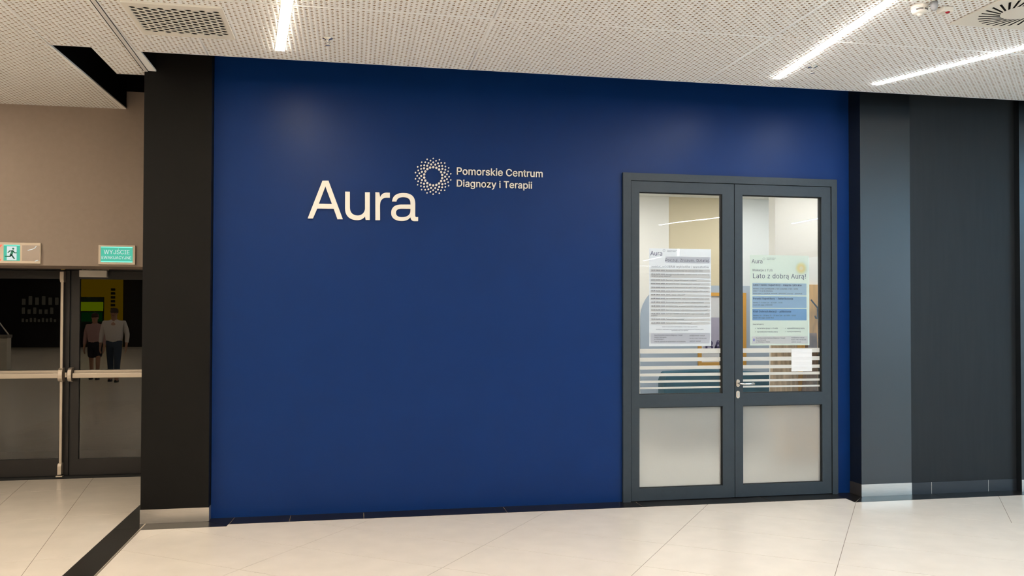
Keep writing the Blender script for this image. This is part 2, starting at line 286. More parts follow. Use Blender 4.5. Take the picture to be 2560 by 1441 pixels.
 'b': (424, '229,-8 198,-5 172,4 153,17 138,31 127,46 118,59 112,59 112,0 53,0 53,509 114,509 114,319 118,319 127,331 137,346 152,360 171,373 197,381 229,384 259,382 287,374 313,361 335,342 354,320 370,293 381,261 388,227 390,189 388,151 381,116 370,84 355,57 336,34 313,16 288,3 260,-6;220,47 253,51 279,66 301,88 316,117 325,151 328,189 325,227 316,261 301,290 280,311 253,325 220,330 188,325 161,312 140,291 125,263 116,229 113,189 116,150 125,115 140,86 162,65 188,51'),
 'c': (395, '207,-8 174,-5 144,3 117,16 93,35 72,58 56,85 44,116 37,150 34,187 37,225 44,260 56,291 72,318 93,341 117,360 144,374 174,382 207,384 234,383 260,377 284,368 305,356 324,341 340,322 353,301 362,277 303,262 298,276 290,289 281,301 270,311 257,319 242,325 226,329 207,330 173,325 145,310 124,287 108,258 99,224 96,187 99,151 108,117 124,89 145,66 173,51 207,46 226,48 243,52 258,58 271,66 282,76 292,89 299,102 304,117 363,102 354,78 341,56 325,37 306,21 285,9 261,-1 235,-6'),
 'd': (424, '195,-8 165,-6 137,3 111,16 89,34 70,57 55,84 43,116 36,151 34,189 36,227 43,261 55,293 70,320 89,342 112,361 137,374 165,382 196,384 228,381 253,373 272,360 287,346 298,331 306,319 311,319 311,509 372,509 372,0 313,0 313,59 307,59 298,46 287,31 272,17 252,4 227,-5;205,47 236,51 263,65 284,86 299,115 309,150 312,189 309,229 300,263 284,291 263,312 237,325 205,330 172,325 145,311 124,290 108,261 99,227 96,189 99,151 109,117 124,88 145,66 172,51'),
 'e': (404, '212,-8 177,-5 145,3 117,16 92,35 72,58 56,85 44,116 37,150 34,187 36,224 44,258 55,290 71,317 91,340 115,359 142,373 172,382 205,384 236,382 266,374 294,361 319,341 341,315 357,282 365,256 370,227 371,194 371,169 75,169 75,221 338,221 310,202 307,237 298,269 283,294 263,314 237,326 205,330 173,326 146,313 125,294 109,270 99,241 96,211 96,178 100,139 110,106 128,80 151,61 179,50 212,46 234,48 254,53 271,61 285,73 297,88 306,105 365,91 353,63 335,39 311,19 283,4 249,-5'),
 'f': (253, '228,379 228,327 6,327 6,379;81,0 81,432 84,461 96,486 113,505 135,519 161,527 187,530 207,529 222,527 234,524 243,521 227,468 222,470 215,472 206,473 195,474 171,470 154,460 145,443 142,419 142,0'),
 'g': (425, '207,-151 168,-148 134,-140 105,-127 82,-110 64,-91 51,-69 101,-41 110,-53 122,-66 136,-78 154,-88 178,-95 207,-97 249,-92 282,-75 304,-47 311,-6 311,68 306,68 298,56 287,41 272,28 252,16 227,8 195,5 165,7 138,14 113,27 90,43 71,65 55,90 43,120 36,154 34,191 36,229 43,263 55,293 71,320 90,342 112,361 138,374 166,382 196,384 228,382 253,373 273,360 288,346 299,331 308,319 313,319 313,379 372,379 372,-9 370,-40 363,-67 350,-90 324,-117 291,-136 265,-144 237,-149;205,59 237,63 264,75 285,95 300,121 309,154 312,193 309,231 300,264 285,291 264,312 237,325 205,330 172,325 145,312 124,290 109,262 99,229 96,193 99,155 109,123 124,96 145,76 172,63'),
 'h': (410, '114,227 114,0 53,0 53,509 114,509 114,287 102,287 116,319 132,344 152,362 187,379 227,384 264,380 295,369 321,349 341,321 350,298 355,271 357,240 357,0 296,0 296,235 290,275 273,304 246,323 210,329 184,326 161,317 141,303 126,283 117,257'),
 'i': (166, '53,0 53,379 114,379 114,0;84,443 67,446 54,455 44,468 41,483 44,499 54,512 67,521 84,524 100,521 114,512 123,499 126,483 123,468 114,455 100,446'),
 'j': (166, '53,379 114,379 114,-30 111,-63 102,-90 86,-113 65,-129 37,-139 4,-143 -10,-143 -10,-87 2,-87 25,-83 40,-72 50,-54 53,-29;83,443 67,446 53,455 44,468 41,483 44,499 53,512 67,521 83,524 100,521 114,512 123,499 126,483 123,468 114,455 100,446'),
 'k': (380, '110,137 110,212 121,212 284,379 360,379 184,199 177,199;53,0 53,509 114,509 114,0;294,0 148,186 191,229 372,0'),
 'l': (189, '139,-2 101,3 74,20 58,47 53,84 53,509 114,509 114,99 115,77 120,62 130,54 146,52 154,52 160,53 165,53 170,54 181,3 172,1 162,-1 151,-2'),
 'm': (609, '53,0 53,379 112,379 112,295 108,295 118,323 132,346 151,363 172,376 195,384 219,386 257,380 287,361 309,331 321,295 312,295 322,321 337,343 357,361 381,375 407,383 437,386 468,383 497,372 522,354 541,328 553,296 557,255 557,0 496,0 496,254 490,289 473,313 447,326 419,330 395,328 374,320 358,307 345,290 338,270 335,247 335,0 274,0 274,260 269,288 253,311 229,326 199,330 178,328 158,320 140,307 126,289 117,266 114,238 114,0'),
 'n': (409, '114,227 114,0 53,0 53,379 112,379 112,287 102,287 116,319 132,344 152,362 187,379 227,384 264,380 295,369 321,349 341,321 350,298 355,271 357,240 357,0 296,0 296,235 290,275 273,304 246,323 210,329 184,326 161,317 141,303 126,283 117,257'),
 'o': (415, '207,-8 174,-5 144,3 117,16 93,35 72,58 56,85 44,116 37,150 34,187 37,225 44,260 56,291 72,318 93,341 117,360 144,374 174,382 207,384 241,382 271,374 299,360 323,341 343,318 359,291 371,260 379,225 381,187 379,150 371,116 359,85 343,58 323,35 299,16 271,3 241,-5;207,46 242,51 270,66 292,89 307,117 316,151 319,187 316,224 307,258 292,287 270,310 242,325 207,330 173,325 145,310 124,287 108,258 99,224 96,187 99,151 108,117 124,89 145,66 173,51'),
 'p': (424, '53,-143 53,379 112,379 112,319 118,319 126,331 137,346 152,360 171,373 197,381 229,384 259,382 287,374 313,361 335,342 354,320 370,293 381,261 388,227 390,189 388,151 381,116 370,84 355,57 336,34 313,16 288,3 260,-6 229,-8 198,-5 173,4 153,17 138,31 127,46 118,59 114,59 114,-143;220,47 253,51 279,66 301,88 316,117 325,151 328,189 325,227 316,261 301,290 280,311 253,325 220,330 188,325 161,312 140,291 125,263 116,229 113,189 116,150 125,115 140,86 162,65 188,51'),
 'q': (424, '372,-143 311,-143 311,59 306,59 298,46 287,31 272,17 252,4 227,-5 195,-8 165,-6 137,3 111,16 89,34 70,57 55,84 43,116 36,151 34,189 36,227 43,261 55,293 70,320 89,342 112,361 137,374 165,382 196,384 228,381 253,373 272,360 287,346 298,331 307,319 313,319 313,379 372,379;205,47 236,51 263,65 284,86 299,115 309,150 312,189 309,229 300,263 284,291 263,312 237,325 205,330 172,325 145,311 124,290 108,261 99,227 96,189 99,151 109,117 124,88 145,66 172,51'),
 'r': (259, '53,0 53,379 112,379 112,321 115,321 130,347 152,367 181,380 213,385 221,385 229,384 243,384 243,322 239,323 230,324 219,325 207,326 182,323 159,315 140,301 126,284 117,262 114,237 114,0'),
 's': (365, '182,-8 145,-5 112,3 84,18 62,38 45,63 36,94 94,107 105,79 124,60 150,49 181,45 217,50 244,62 262,81 268,103 265,121 254,136 237,147 212,155 149,170 118,180 92,192 72,208 53,237 47,274 51,305 65,332 87,354 115,370 149,381 187,384 223,381 254,372 279,358 299,339 314,316 324,290 268,277 258,298 243,316 219,328 187,333 156,329 131,317 114,299 109,277 112,258 124,243 144,232 172,223 229,209 261,200 287,187 306,171 325,142 331,107 326,75 312,47 290,24 260,6 223,-5'),
 't': (227, '204,379 204,327 6,327 6,379;65,471 126,471 126,98 128,76 136,61 150,53 170,50 177,50 185,51 194,52 202,54 213,2 203,-1 192,-3 180,-4 168,-4 138,-1 113,7 92,21 72,52 65,93'),
 'u': (410, '182,-5 146,-1 115,11 89,31 69,59 60,82 54,109 53,139 53,379 114,379 114,144 119,105 137,75 164,56 200,50 226,53 249,62 268,77 283,97 293,122 296,153 296,379 357,379 357,0 298,0 298,92 307,92 294,60 277,35 257,17 222,0'),
 'v': (389, '163,0 17,379 84,379 165,155 177,121 187,87 196,53 206,21 184,21 194,53 203,87 213,121 224,155 305,379 371,379 226,0'),
 'w': (567, '138,0 23,379 87,379 133,214 143,177 154,137 161,107 168,75 175,41 165,41 172,74 179,105 186,135 192,163 199,189 206,214 252,379 316,379 362,214 368,189 375,163 382,136 388,106 395,75 402,41 391,41 399,75 406,106 413,135 420,163 427,189 434,214 480,379 545,379 429,0 368,0 319,172 305,225 297,252 291,280 277,338 291,338 277,280 270,252 263,225 255,198 248,172 199,0'),
 'x': (378, '21,0 171,218 171,171 29,379 100,379 147,306 164,279 179,253 193,229 207,206 175,206 190,229 202,253 216,279 233,306 282,379 352,379 209,169 209,214 358,0 287,0 231,85 214,112 200,136 187,159 173,182 205,182 191,159 178,136 165,112 148,85 91,0'),
 'y': (389, '47,-139 61,-86 71,-87 88,-90 104,-89 118,-84 130,-74 141,-58 151,-36 163,-1 17,379 84,379 165,155 177,121 187,87 196,53 206,21 184,21 193,53 202,87 212,121 224,155 305,379 371,379 204,-58 191,-85 177,-107 159,-124 139,-136 117,-143 91,-145 77,-145 65,-143 54,-141'),
 'z': (380, '42,0 42,46 254,320 254,323 48,323 48,379 333,379 333,331 126,60 126,56 339,56 339,0'),
 '|': (229, '141,673 141,-164 88,-164 88,673'),
 'Ó': (533, '267,-7 225,-3 186,7 150,25 119,49 92,79 70,115 53,157 44,203 40,254 44,305 53,352 70,393 92,429 119,459 150,484 186,501 225,512 267,516 309,512 348,501 384,484 415,459 442,429 464,393 480,352 490,305 493,254 490,203 480,157 464,115 442,79 415,49 384,25 348,7 309,-3;267,53 296,55 324,63 349,76 372,94 392,116 408,144 420,176 428,213 430,254 428,295 420,332 408,365 392,392 372,415 349,433 324,446 296,453 267,456 237,453 210,445 184,433 161,415 142,392 125,364 113,332 106,295 103,254 106,213 113,176 125,144 142,117 161,94 184,76 210,63 237,55;240,558 288,659 356,659 290,558'),
 'ó': (415, '207,-8 174,-5 144,3 117,16 93,35 72,58 56,85 44,116 37,150 34,187 37,225 44,260 56,291 72,318 93,341 117,360 144,374 174,382 207,384 241,382 271,374 299,360 323,341 343,318 359,291 371,260 379,225 381,187 379,150 371,116 359,85 343,58 323,35 299,16 271,3 241,-5;207,46 242,51 270,66 292,89 307,117 316,151 319,187 316,224 307,258 292,287 270,310 242,325 207,330 173,325 145,310 124,287 108,258 99,224 96,187 99,151 108,117 124,89 145,66 173,51;181,429 228,529 297,529 231,429'),
 'ą': (389, '160,-9 126,-5 94,5 68,22 48,45 35,73 30,108 34,138 43,161 58,179 78,193 100,203 125,211 152,216 178,220 209,224 234,227 252,230 265,235 273,243 276,255 276,257 273,279 267,297 256,311 240,322 220,329 196,331 171,329 149,322 132,313 118,301 107,288 100,274 41,291 57,322 79,346 104,364 133,375 163,382 194,384 215,383 239,379 263,372 286,360 306,343 322,320 333,290 337,251 337,0 277,0 277,52 272,52 264,38 252,25 236,12 215,1 190,-6;170,45 202,49 228,59 248,74 263,93 272,115 276,138 276,190 270,186 259,182 246,179 231,176 216,173 200,171 175,168 154,164 134,159 117,150 103,139 95,124 92,105 94,87 102,72 114,61 130,52 149,47;297,-145 267,-141 242,-128 224,-108 219,-79 222,-56 234,-34 252,-14 276,5 337,0 315,-17 297,-32 284,-48 280,-68 282,-78 287,-87 296,-92 308,-94 317,-93 326,-91 333,-88 339,-86 357,-130 345,-135 332,-140 316,-144'),
 'ć': (395, '207,-8 174,-5 144,3 117,16 93,35 72,58 56,85 44,116 37,150 34,187 37,225 44,260 56,291 72,318 93,341 117,360 144,374 174,382 207,384 234,383 260,377 284,368 305,356 324,341 340,322 353,301 362,277 303,262 298,276 290,289 281,301 270,311 257,319 242,325 226,329 207,330 173,325 145,310 124,287 108,258 99,224 96,187 99,151 108,117 124,89 145,66 173,51 207,46 226,48 243,52 258,58 271,66 282,76 292,89 299,102 304,117 363,102 354,78 341,56 325,37 306,21 285,9 261,-1 235,-6;181,429 228,529 297,529 231,429'),
 'ę': (404, '212,-8 177,-5 145,3 117,16 92,35 72,58 56,85 44,116 37,150 34,187 36,224 44,258 55,290 71,317 91,340 115,359 142,373 172,382 205,384 236,382 266,374 294,361 319,341 341,315 357,282 365,256 370,227 371,194 371,169 75,169 75,221 338,221 310,202 307,237 298,269 283,294 263,314 237,326 205,330 173,326 146,313 125,294 109,270 99,241 96,211 96,178 100,139 110,106 128,80 151,61 179,50 212,46 234,48 254,53 271,61 285,73 297,88 306,105 365,91 353,63 335,39 311,19 283,4 249,-5;299,-148 268,-144 243,-131 225,-111 220,-82 220,-70 223,-58 228,-45 234,-33 241,-21 249,-9 259,4 269,17 365,91 355,63 342,38 328,16 314,-4 301,-22 290,-39 283,-55 281,-70 283,-81 288,-90 297,-95 310,-97 319,-96 327,-94 334,-91 341,-88 358,-133 347,-138 334,-143 318,-147'),
 'Ł': (413, '81,0 81,509 145,509 145,57 382,57 382,0;16,173 16,237 270,384 270,319'),
 'ł': (207, '151,-2 112,3 85,20 69,47 64,84 64,509 125,509 125,99 127,77 131,62 141,54 157,52 166,52 172,53 176,53 181,54 192,3 183,1 173,-1 162,-2;6,225 6,280 183,382 183,328'),
 'ń': (409, '114,227 114,0 53,0 53,379 112,379 112,287 102,287 116,319 132,344 152,362 187,379 227,384 264,380 295,369 321,349 341,321 350,298 355,271 357,240 357,0 296,0 296,235 290,275 273,304 246,323 210,329 184,326 161,317 141,303 126,283 117,257;178,429 226,529 294,529 228,429'),
 'Ś': (446, '224,-9 188,-7 156,-1 128,9 102,23 81,40 64,60 51,83 42,109 38,137 104,137 110,110 123,88 142,71 166,59 194,52 224,49 257,52 286,60 311,74 329,92 341,114 346,139 342,161 332,179 316,193 296,205 272,214 245,222 184,239 145,253 112,269 86,289 67,313 56,341 52,372 58,413 75,448 92,468 113,484 138,498 165,508 195,514 227,516 259,514 289,508 316,498 351,476 377,449 394,415 401,378 337,378 326,412 302,437 280,449 254,456 225,459 194,456 167,448 145,435 129,418 118,398 115,376 119,352 131,334 148,319 169,308 191,300 212,293 264,279 287,272 312,264 336,252 359,238 379,220 395,198 405,171 408,139 403,99 386,64 370,43 349,25 323,11 294,0 261,-7;196,558 244,659 312,659 246,558'),
 'ś': (365, '182,-8 145,-5 112,3 84,18 62,38 45,63 36,94 94,107 105,79 124,60 150,49 181,45 217,50 244,62 262,81 268,103 265,121 254,136 237,147 212,155 149,170 118,180 92,192 72,208 53,237 47,274 51,305 65,332 87,354 115,370 149,381 187,384 223,381 254,372 279,358 299,339 314,316 324,290 268,277 258,298 243,316 219,328 187,333 156,329 131,317 114,299 109,277 112,258 124,243 144,232 172,223 229,209 261,200 287,187 306,171 325,142 331,107 326,75 312,47 290,24 260,6 223,-5;159,429 207,529 276,529 210,429'),
 'ź': (380, '42,0 42,46 254,320 254,323 48,323 48,379 333,379 333,331 126,60 126,56 339,56 339,0;160,429 208,529 276,529 210,429'),
 'Ż': (438, '42,0 42,46 273,385 289,408 306,431 323,453 341,476 348,454 317,453 285,452 254,452 223,452 40,452 40,509 397,509 397,462 169,129 152,105 134,81 116,57 97,33 90,54 121,56 152,57 183,57 214,57 399,57 399,0;219,572 203,575 189,584 180,597 177,612 180,628 189,641 203,650 219,653 236,650 249,641 259,628 262,612 259,597 249,584 236,575'),
 'ż': (380, '42,0 42,46 254,320 254,323 48,323 48,379 333,379 333,331 126,60 126,56 339,56 339,0;187,443 171,446 157,455 148,468 144,483 148,499 157,512 171,521 187,524 203,521 217,512 226,499 229,483 226,468 217,455 203,446'),
 '–': (349, '350,244 350,188 0,188 0,244'),
 '”': (300, '52,318 82,509 151,509 98,318;175,318 205,509 274,509 222,318'),
 '„': (286, '38,-119 68,71 138,71 85,-119;161,-119 192,71 261,71 208,-119'),
 '✓': (615, '74,228 114,269 244,141 514,410 555,369 244,59'),
 ' ': (187, ''),
}
CAP = 0.509
def thicken(p, d):          # loops run clockwise outside, anticlockwise inside: push every edge to its left
    out = []; n = len(p)
    for i in range(n):
        a, b, c = Vector(p[i - 1]), Vector(p[i]), Vector(p[(i + 1) % n])
        u, w_ = (b - a).normalized(), (c - b).normalized()
        n1, n2 = Vector((-u.y, u.x)), Vector((-w_.y, w_.x))
        m_ = n1 + n2
        k = d * min(1.6, 2 / max(m_.dot(m_), 0.2)) if m_.length > 1e-6 else 0
        out.append(tuple(b + m_ * k))
    return out
def inside(pt, poly):
    x, y = pt; r = False
    for i in range(len(poly)):
        (x0, y0), (x1, y1) = poly[i - 1], poly[i]
        if (y0 > y) != (y1 > y) and x < (x1 - x0) * (y - y0) / (y1 - y0) + x0: r = not r
    return r
def slab(p):                # turn a sans loop into a slab-serif one: widen the flat stem ends
    out = []; n = len(p); mark = {}
    for i in range(n):
        j = (i + 1) % n
        (x0, y0), (x1, y1) = p[i], p[j]
        pv, nx = p[i - 1], p[(j + 1) % n]
        if abs(y0 - y1) < 3 and 34 < abs(x1 - x0) < 82 and abs(pv[1] - y0) > 55 and abs(nx[1] - y0) > 55 and (pv[1] - y0) * (nx[1] - y0) > 0:
            sg_ = 1 if x1 > x0 else -1; t = 24 if pv[1] > y0 else -24
            def along(a, b, yy):
                return a[0] + (b[0] - a[0]) * (yy - a[1]) / (b[1] - a[1])
            mark[i] = [(along(p[i], pv, y0 + t), y0 + t), (x0 - 44 * sg_, y0 + t), (x0 - 44 * sg_, y0)]
            mark[j] = [(x1 + 44 * sg_, y0), (x1 + 44 * sg_, y0 + t), (along(p[j], nx, y0 + t), y0 + t)]
    for i in range(n): out += mark.get(i, [p[i]])
    return out
def glyph_geo(body, offset, serif):
    """per character: 2-D points, triangles of the face, closed loops of indices"""
    from mathutils.geometry import tessellate_polygon
    out = []; x = 0
    for ch in body:
        adv, lp = GLYPHS.get(ch, GLYPHS[' '])
        if lp:
            loops = [[tuple(int(v) for v in q.split(',')) for q in l.split()] for l in lp.split(';')]
            ars = [sum(p[i - 1][0] * p[i][1] - p[i][0] * p[i - 1][1] for i in range(len(p))) for p in loops]
            done = []
            for p in loops:
                if serif: p = slab(p)
                if offset: p = thicken(p, offset * 1000)
                done.append([((x + a) / 1000, b / 1000) for a, b in p])
            P_, T_, L_ = [], [], []
            for k, p in enumerate(done):
                if ars[k] > 0: continue                 # holes run the other way
                grp_ = [p] + [done[h] for h in range(len(done)) if ars[h] > 0 and inside(loops[h][0], loops[k])]
                base = len(P_)
                tri = tessellate_polygon([[Vector((u[0], u[1], 0)) for u in q] for q in grp_])
                for q in grp_:
                    L_.append(list(range(len(P_), len(P_) + len(q)))); P_ += q
                T_ += [tuple(base + i for i in t_) for t_ in tri]
            out.append((P_, T_, L_))
        x += adv + (30 if serif else 0)
    return out
def text(name, body, x, z, width, m, parent, y, height=None, res=3, offset=0.0, depth=0.0004, letters=False, serif=False):
    """x = left edge, z = baseline; scaled to the width (and cap height if given)."""
    geo_ = glyph_geo(body, offset, serif)
    xs = [p[0] for g_ in geo_ for p in g_[0]]
    x0, x1 = min(xs), max(xs)
    sx = width / (x1 - x0); sz = sx if height is None else height / CAP
    off = origin(parent)
    def make(parts, nm):
        V, Fc = [], []
        for P_, T_, L_ in parts:
            b0 = len(V); n = len(P_)
            for yy in (y - depth, y + depth):
                V += [(x + (p[0] - x0) * sx - off.x, yy - off.y, z + p[1] * sz - off.z) for p in P_]
            Fc += [tuple(b0 + i for i in t_) for t_ in T_]
            for l in L_:
                for k in range(len(l)):
                    i, j = l[k], l[(k + 1) % len(l)]
                    Fc.append((b0 + i, b0 + j, b0 + n + j, b0 + n + i))
        me = bpy.data.meshes.new(nm); me.from_pydata(V, [], Fc)
        bm = bmesh.new(); bm.from_mesh(me); bmesh.ops.recalc_face_normals(bm, faces=bm.faces); bm.to_mesh(me); bm.free()
        me.update()
        return meshobj(nm, me, m, parent)
    if letters: return [make([g_], 'letter') for g_ in geo_]
    return make(geo_, name)

def outline(name, loops, m, parent, y0, y1):
    """extruded outline with holes; loops are lists of (x, z); front at y0"""
    cu = bpy.data.curves.new('o', 'CURVE'); cu.dimensions = '2D'; cu.fill_mode = 'BOTH'; cu.extrude = 1.0
    for lp in loops:
        sp = cu.splines.new('POLY'); sp.points.add(len(lp) - 1); sp.use_cyclic_u = True
        for p, (a, b) in zip(sp.points, lp): p.co = (a, b, 0, 1)
    o = bpy.data.objects.new('o', cu); COL.objects.link(o)
    dg = bpy.context.evaluated_depsgraph_get(); dg.update()
    me = bpy.data.meshes.new_from_object(o.evaluated_get(dg))
    bpy.data.objects.remove(o, do_unlink=True); bpy.data.curves.remove(cu)
    off = origin(parent)
    for v in me.vertices:
        a, b, c = v.co
        v.co = (a - off.x, (y0 if c > 0 else y1) - off.y, b - off.z)
    me.name = name; me.materials.clear(); me.update()
    return meshobj(name, me, m, parent)

def path(d):
    """tiny M/L/C path reader -> list of points"""
    tk = d.replace(',', ' ').split(); pts = []; i = 0; cmd = None
    def num():
        nonlocal i
        v = float(tk[i]); i += 1; return v
    while i < len(tk):
        if tk[i] in 'MLC': cmd = tk[i]; i += 1
        if cmd in 'ML': pts.append((num(), num()))
        else:
            p0 = pts[-1]; p1 = (num(), num()); p2 = (num(), num()); p3 = (num(), num())
            for k in range(1, 11):
                t = k / 10; u = 1 - t
                pts.append(tuple(u ** 3 * p0[j] + 3 * u * u * t * p1[j] + 3 * u * t * t * p2[j] + t ** 3 * p3[j] for j in (0, 1)))
    return pts

def sheet(x0, x1, y, z0, z1):
    g = MB(); g.v = [(x0, y, z0), (x1, y, z0), (x1, y, z1), (x0, y, z1)]; g.f = [[0, 1, 2, 3]]
    return g

def rrect(x0, x1, z0, z1, r, n=6):
    out = []
    for cx, cz, a0 in ((x1 - r, z1 - r, 0), (x0 + r, z1 - r, 90), (x0 + r, z0 + r, 180), (x1 - r, z0 + r, 270)):
        for k in range(n + 1):
            t = math.radians(a0 + 90 * k / n)
            out.append((cx + r * math.cos(t), cz + r * math.sin(t)))
    return out

# ------------------------------------------------------------------ materials
M_blue = mat('blue_wall_film', '062d66', rough=0.38, spec=0.20, noise=0.04, nscale=3, bump=0.05, bscale=120)
M_black = mat('black_paint', '100e0c', rough=0.5, spec=0.16, noise=0.08, nscale=4, bump=0.03, bscale=90)
M_blackgloss = mat('black_satin_panel', '14181c', rough=0.30, spec=0.8, rnoise=0.04, nscale=2)
M_blackmatt = mat('charcoal_panel', '232629', rough=0.5, spec=0.25, noise=0.08, nscale=5, stretch=(6, 6, 0.4))
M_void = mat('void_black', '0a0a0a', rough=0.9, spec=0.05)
M_tile = mat('cream_floor_tile', 'f1e6d8', rough=0.2, spec=0.45, noise=0.025, nscale=5, rnoise=0.03)
M_grout = mat('grout', '7d6f60', rough=0.9)
M_granite = mat('black_granite', '191614', rough=0.3, spec=0.5, noise=0.25, nscale=260)
M_plainfloor = mat('far_floor', 'ece3d6', rough=0.25, spec=0.45)
M_ceil = mat('white_gypsum', 'f8f7f5', rough=0.85, spec=0.2, noise=0.01, nscale=2)
M_core = mat('board_core', 'a68e74', rough=1.0, spec=0.0)
M_fleece = mat('brown_fleece', '836850', rough=1.0, spec=0.0)
M_greywall = mat('taupe_wall_paint', '9a8a7e', rough=0.75, spec=0.25, noise=0.03, nscale=20, bump=0.05, bscale=150)
M_anthr = mat('anthracite_aluminium', '343d44', rough=0.42, spec=0.3, noise=0.04, nscale=30)
M_seam = mat('dark_gasket', '121314', rough=0.7)
M_exitframe = mat('dark_door_frame', '211d1b', rough=0.45, spec=0.45)
M_steel = mat('brushed_steel', 'c9c2ba', rough=0.32, metal=0.9, noise=0.06, nscale=40, stretch=(0.3, 1, 6))
M_alu = mat('satin_aluminium', 'cfc2b2', rough=0.4, metal=0.55)
M_chrome = mat('chrome', 'd8d8d8', rough=0.08, metal=1.0)
M_white = mat('white_plastic', 'e6dfd4', rough=0.45)
M_letter = mat('cream_acrylic', 'f3ece0', rough=0.45)
M_glass = glassmat('door_glass', 1.52, (0.97, 0.985, 0.98), wave=0.012)
M_exitglass = glassmat('dark_door_glass', 1.95, (0.35, 0.34, 0.32), wave=0.0)
M_vent = mat('cream_metal', 'eee8dd', rough=0.5)
M_hole = mat('vent_dark', '14110f', rough=0.9, spec=0.1)
M_trackmetal = mat('ceiling_profile', 'e2dedb', rough=0.4)
M_strip_w = emat('strip_light_warm', WARM, STRIP_POWER)
M_strip_n = emat('strip_light_neutral', NEUTRAL, STRIP_POWER)
M_strip_c = emat('strip_light_cool', COOL, STRIP_POWER)
M_roomlamp = emat('room_lamp', (1, 0.985, 0.96), ROOM_POWER)
M_beige = mat('beige_wall', 'd4c8aa', rough=0.8)
M_whitewall = mat('white_wall', 'e8e6df', rough=0.8)
M_paleblue = mat('pale_blue_panel', 'aab8c8', rough=0.8)
M_oak = mat('oak_board', 'd8a95e', rough=0.5, noise=0.12, nscale=6, stretch=(12, 12, 0.7))
M_teal = mat('teal_velvet', '0d4a5e', rough=0.85, noise=0.2, nscale=6)
M_inner = mat('inner_floor', 'e2ded6', rough=0.6)
def translucent(name, col, f):
    m = bpy.data.materials.new(name); m.use_nodes = True
    nt = m.node_tree; nt.nodes.remove(nt.nodes['Principled BSDF'])
    d = nt.nodes.new('ShaderNodeBsdfDiffuse'); d.inputs[0].default_value = lin(col)
    t = nt.nodes.new('ShaderNodeBsdfTranslucent'); t.inputs[0].default_value = lin(col)
    mx = nt.nodes.new('ShaderNodeMixShader'); mx.inputs[0].default_value = f
    nt.links.new(d.outputs[0], mx.inputs[1]); nt.links.new(t.outputs[0], mx.inputs[2])
    nt.links.new(mx.outputs[0], nt.nodes['Material Output'].inputs[0])
    return m
def paper(name, col): return translucent(name, col, 0.42)
M_paper = paper('white_paper', 'f0f3f8')
M_paperlil = paper('lilac_print', 'eaecf8')
M_paperw = paper('row_print', 'f7f7f9')
M_papergreen = paper('pale_green_print', 'e4ede7')
M_pb1 = paper('light_blue_print', 'c4def4')
M_pb2 = paper('mid_blue_print', 'b2d3f3')
M_pb3 = paper('strong_blue_print', '96c2f1')
M_sun = paper('sun_yellow_print', 'fbe29a')
M_sun2 = paper('sun_white_print', 'fdf6d8')
M_ink = mat('navy_ink', '2b2f5e', rough=0.7)
M_inkgrey = mat('grey_ink', '5d6175', rough=0.7)
M_gold = mat('gold_frame', 'd8a24c', rough=0.45, metal=0.2)
M_coat = mat('plaid_cloth', 'b59f86', rough=0.95, noise=0.35, nscale=9, stretch=(3, 3, 0.4))
M_coat2 = mat('brown_cloth', '7a6454', rough=0.95, noise=0.3, nscale=12)

M_film = translucent('frosted_film', 'e4e3de', 0.35)
M_note = translucent('note_paper', 'fbfbfb', 0.3)
def frosted(name):
    m = bpy.data.materials.new(name); m.use_nodes = True
    nt = m.node_tree; nt.nodes.remove(nt.nodes['Principled BSDF'])
    r = nt.nodes.new('ShaderNodeBsdfRefraction'); r.inputs['Color'].default_value = (0.92, 0.93, 0.92, 1)
    r.inputs['Roughness'].default_value = 0.34; r.inputs['IOR'].default_value = 1.3
    d = nt.nodes.new('ShaderNodeBsdfDiffuse'); d.inputs[0].default_value = lin('eeece8')
    t = nt.nodes.new('ShaderNodeBsdfTranslucent'); t.inputs[0].default_value = lin('eeece8')
    m1 = nt.nodes.new('ShaderNodeMixShader'); m1.inputs[0].default_value = 0.5
    m2 = nt.nodes.new('ShaderNodeMixShader'); m2.inputs[0].default_value = 0.4
    nt.links.new(d.outputs[0], m1.inputs[1]); nt.links.new(t.outputs[0], m1.inputs[2])
    nt.links.new(r.outputs[0], m2.inputs[1]); nt.links.new(m1.outputs[0], m2.inputs[2])
    nt.links.new(m2.outputs[0], nt.nodes['Material Output'].inputs[0])
    return m
M_frost = frosted('frosted_pane')

ZC = 3.597                  # hall ceiling
Y_EDGE = -0.616             # front edge of the ceiling before the blue wall

# ================================================================== FLOOR
floor = empty('floor'); struct(floor, 'cream tiled hall floor with dark granite borders', 'floor')
g = MB().box(-4.6, 10.0, -10.0, 2.2, -0.06, -0.0012); g.build('grout_bed', M_grout, floor)
g = MB().box(-18, 14, -33.5, -10.0, -0.06, 0.0).box(10.0, 14, -10.0, 2.2, -0.06, 0.0).box(-18, -4.6, -10, 2.2, -0.06, 0.0)
g.build('far_floor', M_plainfloor, floor)

def clip(poly, a, b, c):    # keep a*x+b*y <= c
    out = []
    for i in range(len(poly)):
        p, q = poly[i], poly[(i + 1) % len(poly)]
        dp, dq = a * p[0] + b * p[1] - c, a * q[0] + b * q[1] - c
        if dp <= 0: out.append(p)
        if dp * dq < 0:
            t = dp / (dp - dq); out.append((p[0] + t * (q[0] - p[0]), p[1] + t * (q[1] - p[1])))
    return out
def tile(poly, m=M_tile, name='floor_tile', top=0.0):
    if len(poly) < 3: return
    ar = 0.5 * sum(poly[i][0] * poly[(i + 1) % len(poly)][1] - poly[(i + 1) % len(poly)][0] * poly[i][1] for i in range(len(poly)))
    if abs(ar) < 0.004: return
    if ar < 0: poly = poly[::-1]
    MB().prism(poly, -0.02, top).build(name, m, floor)
G = 0.0019
TH = 0.94855
ax = (math.cos(TH), math.sin(TH)); bx = (-ax[1], ax[0])
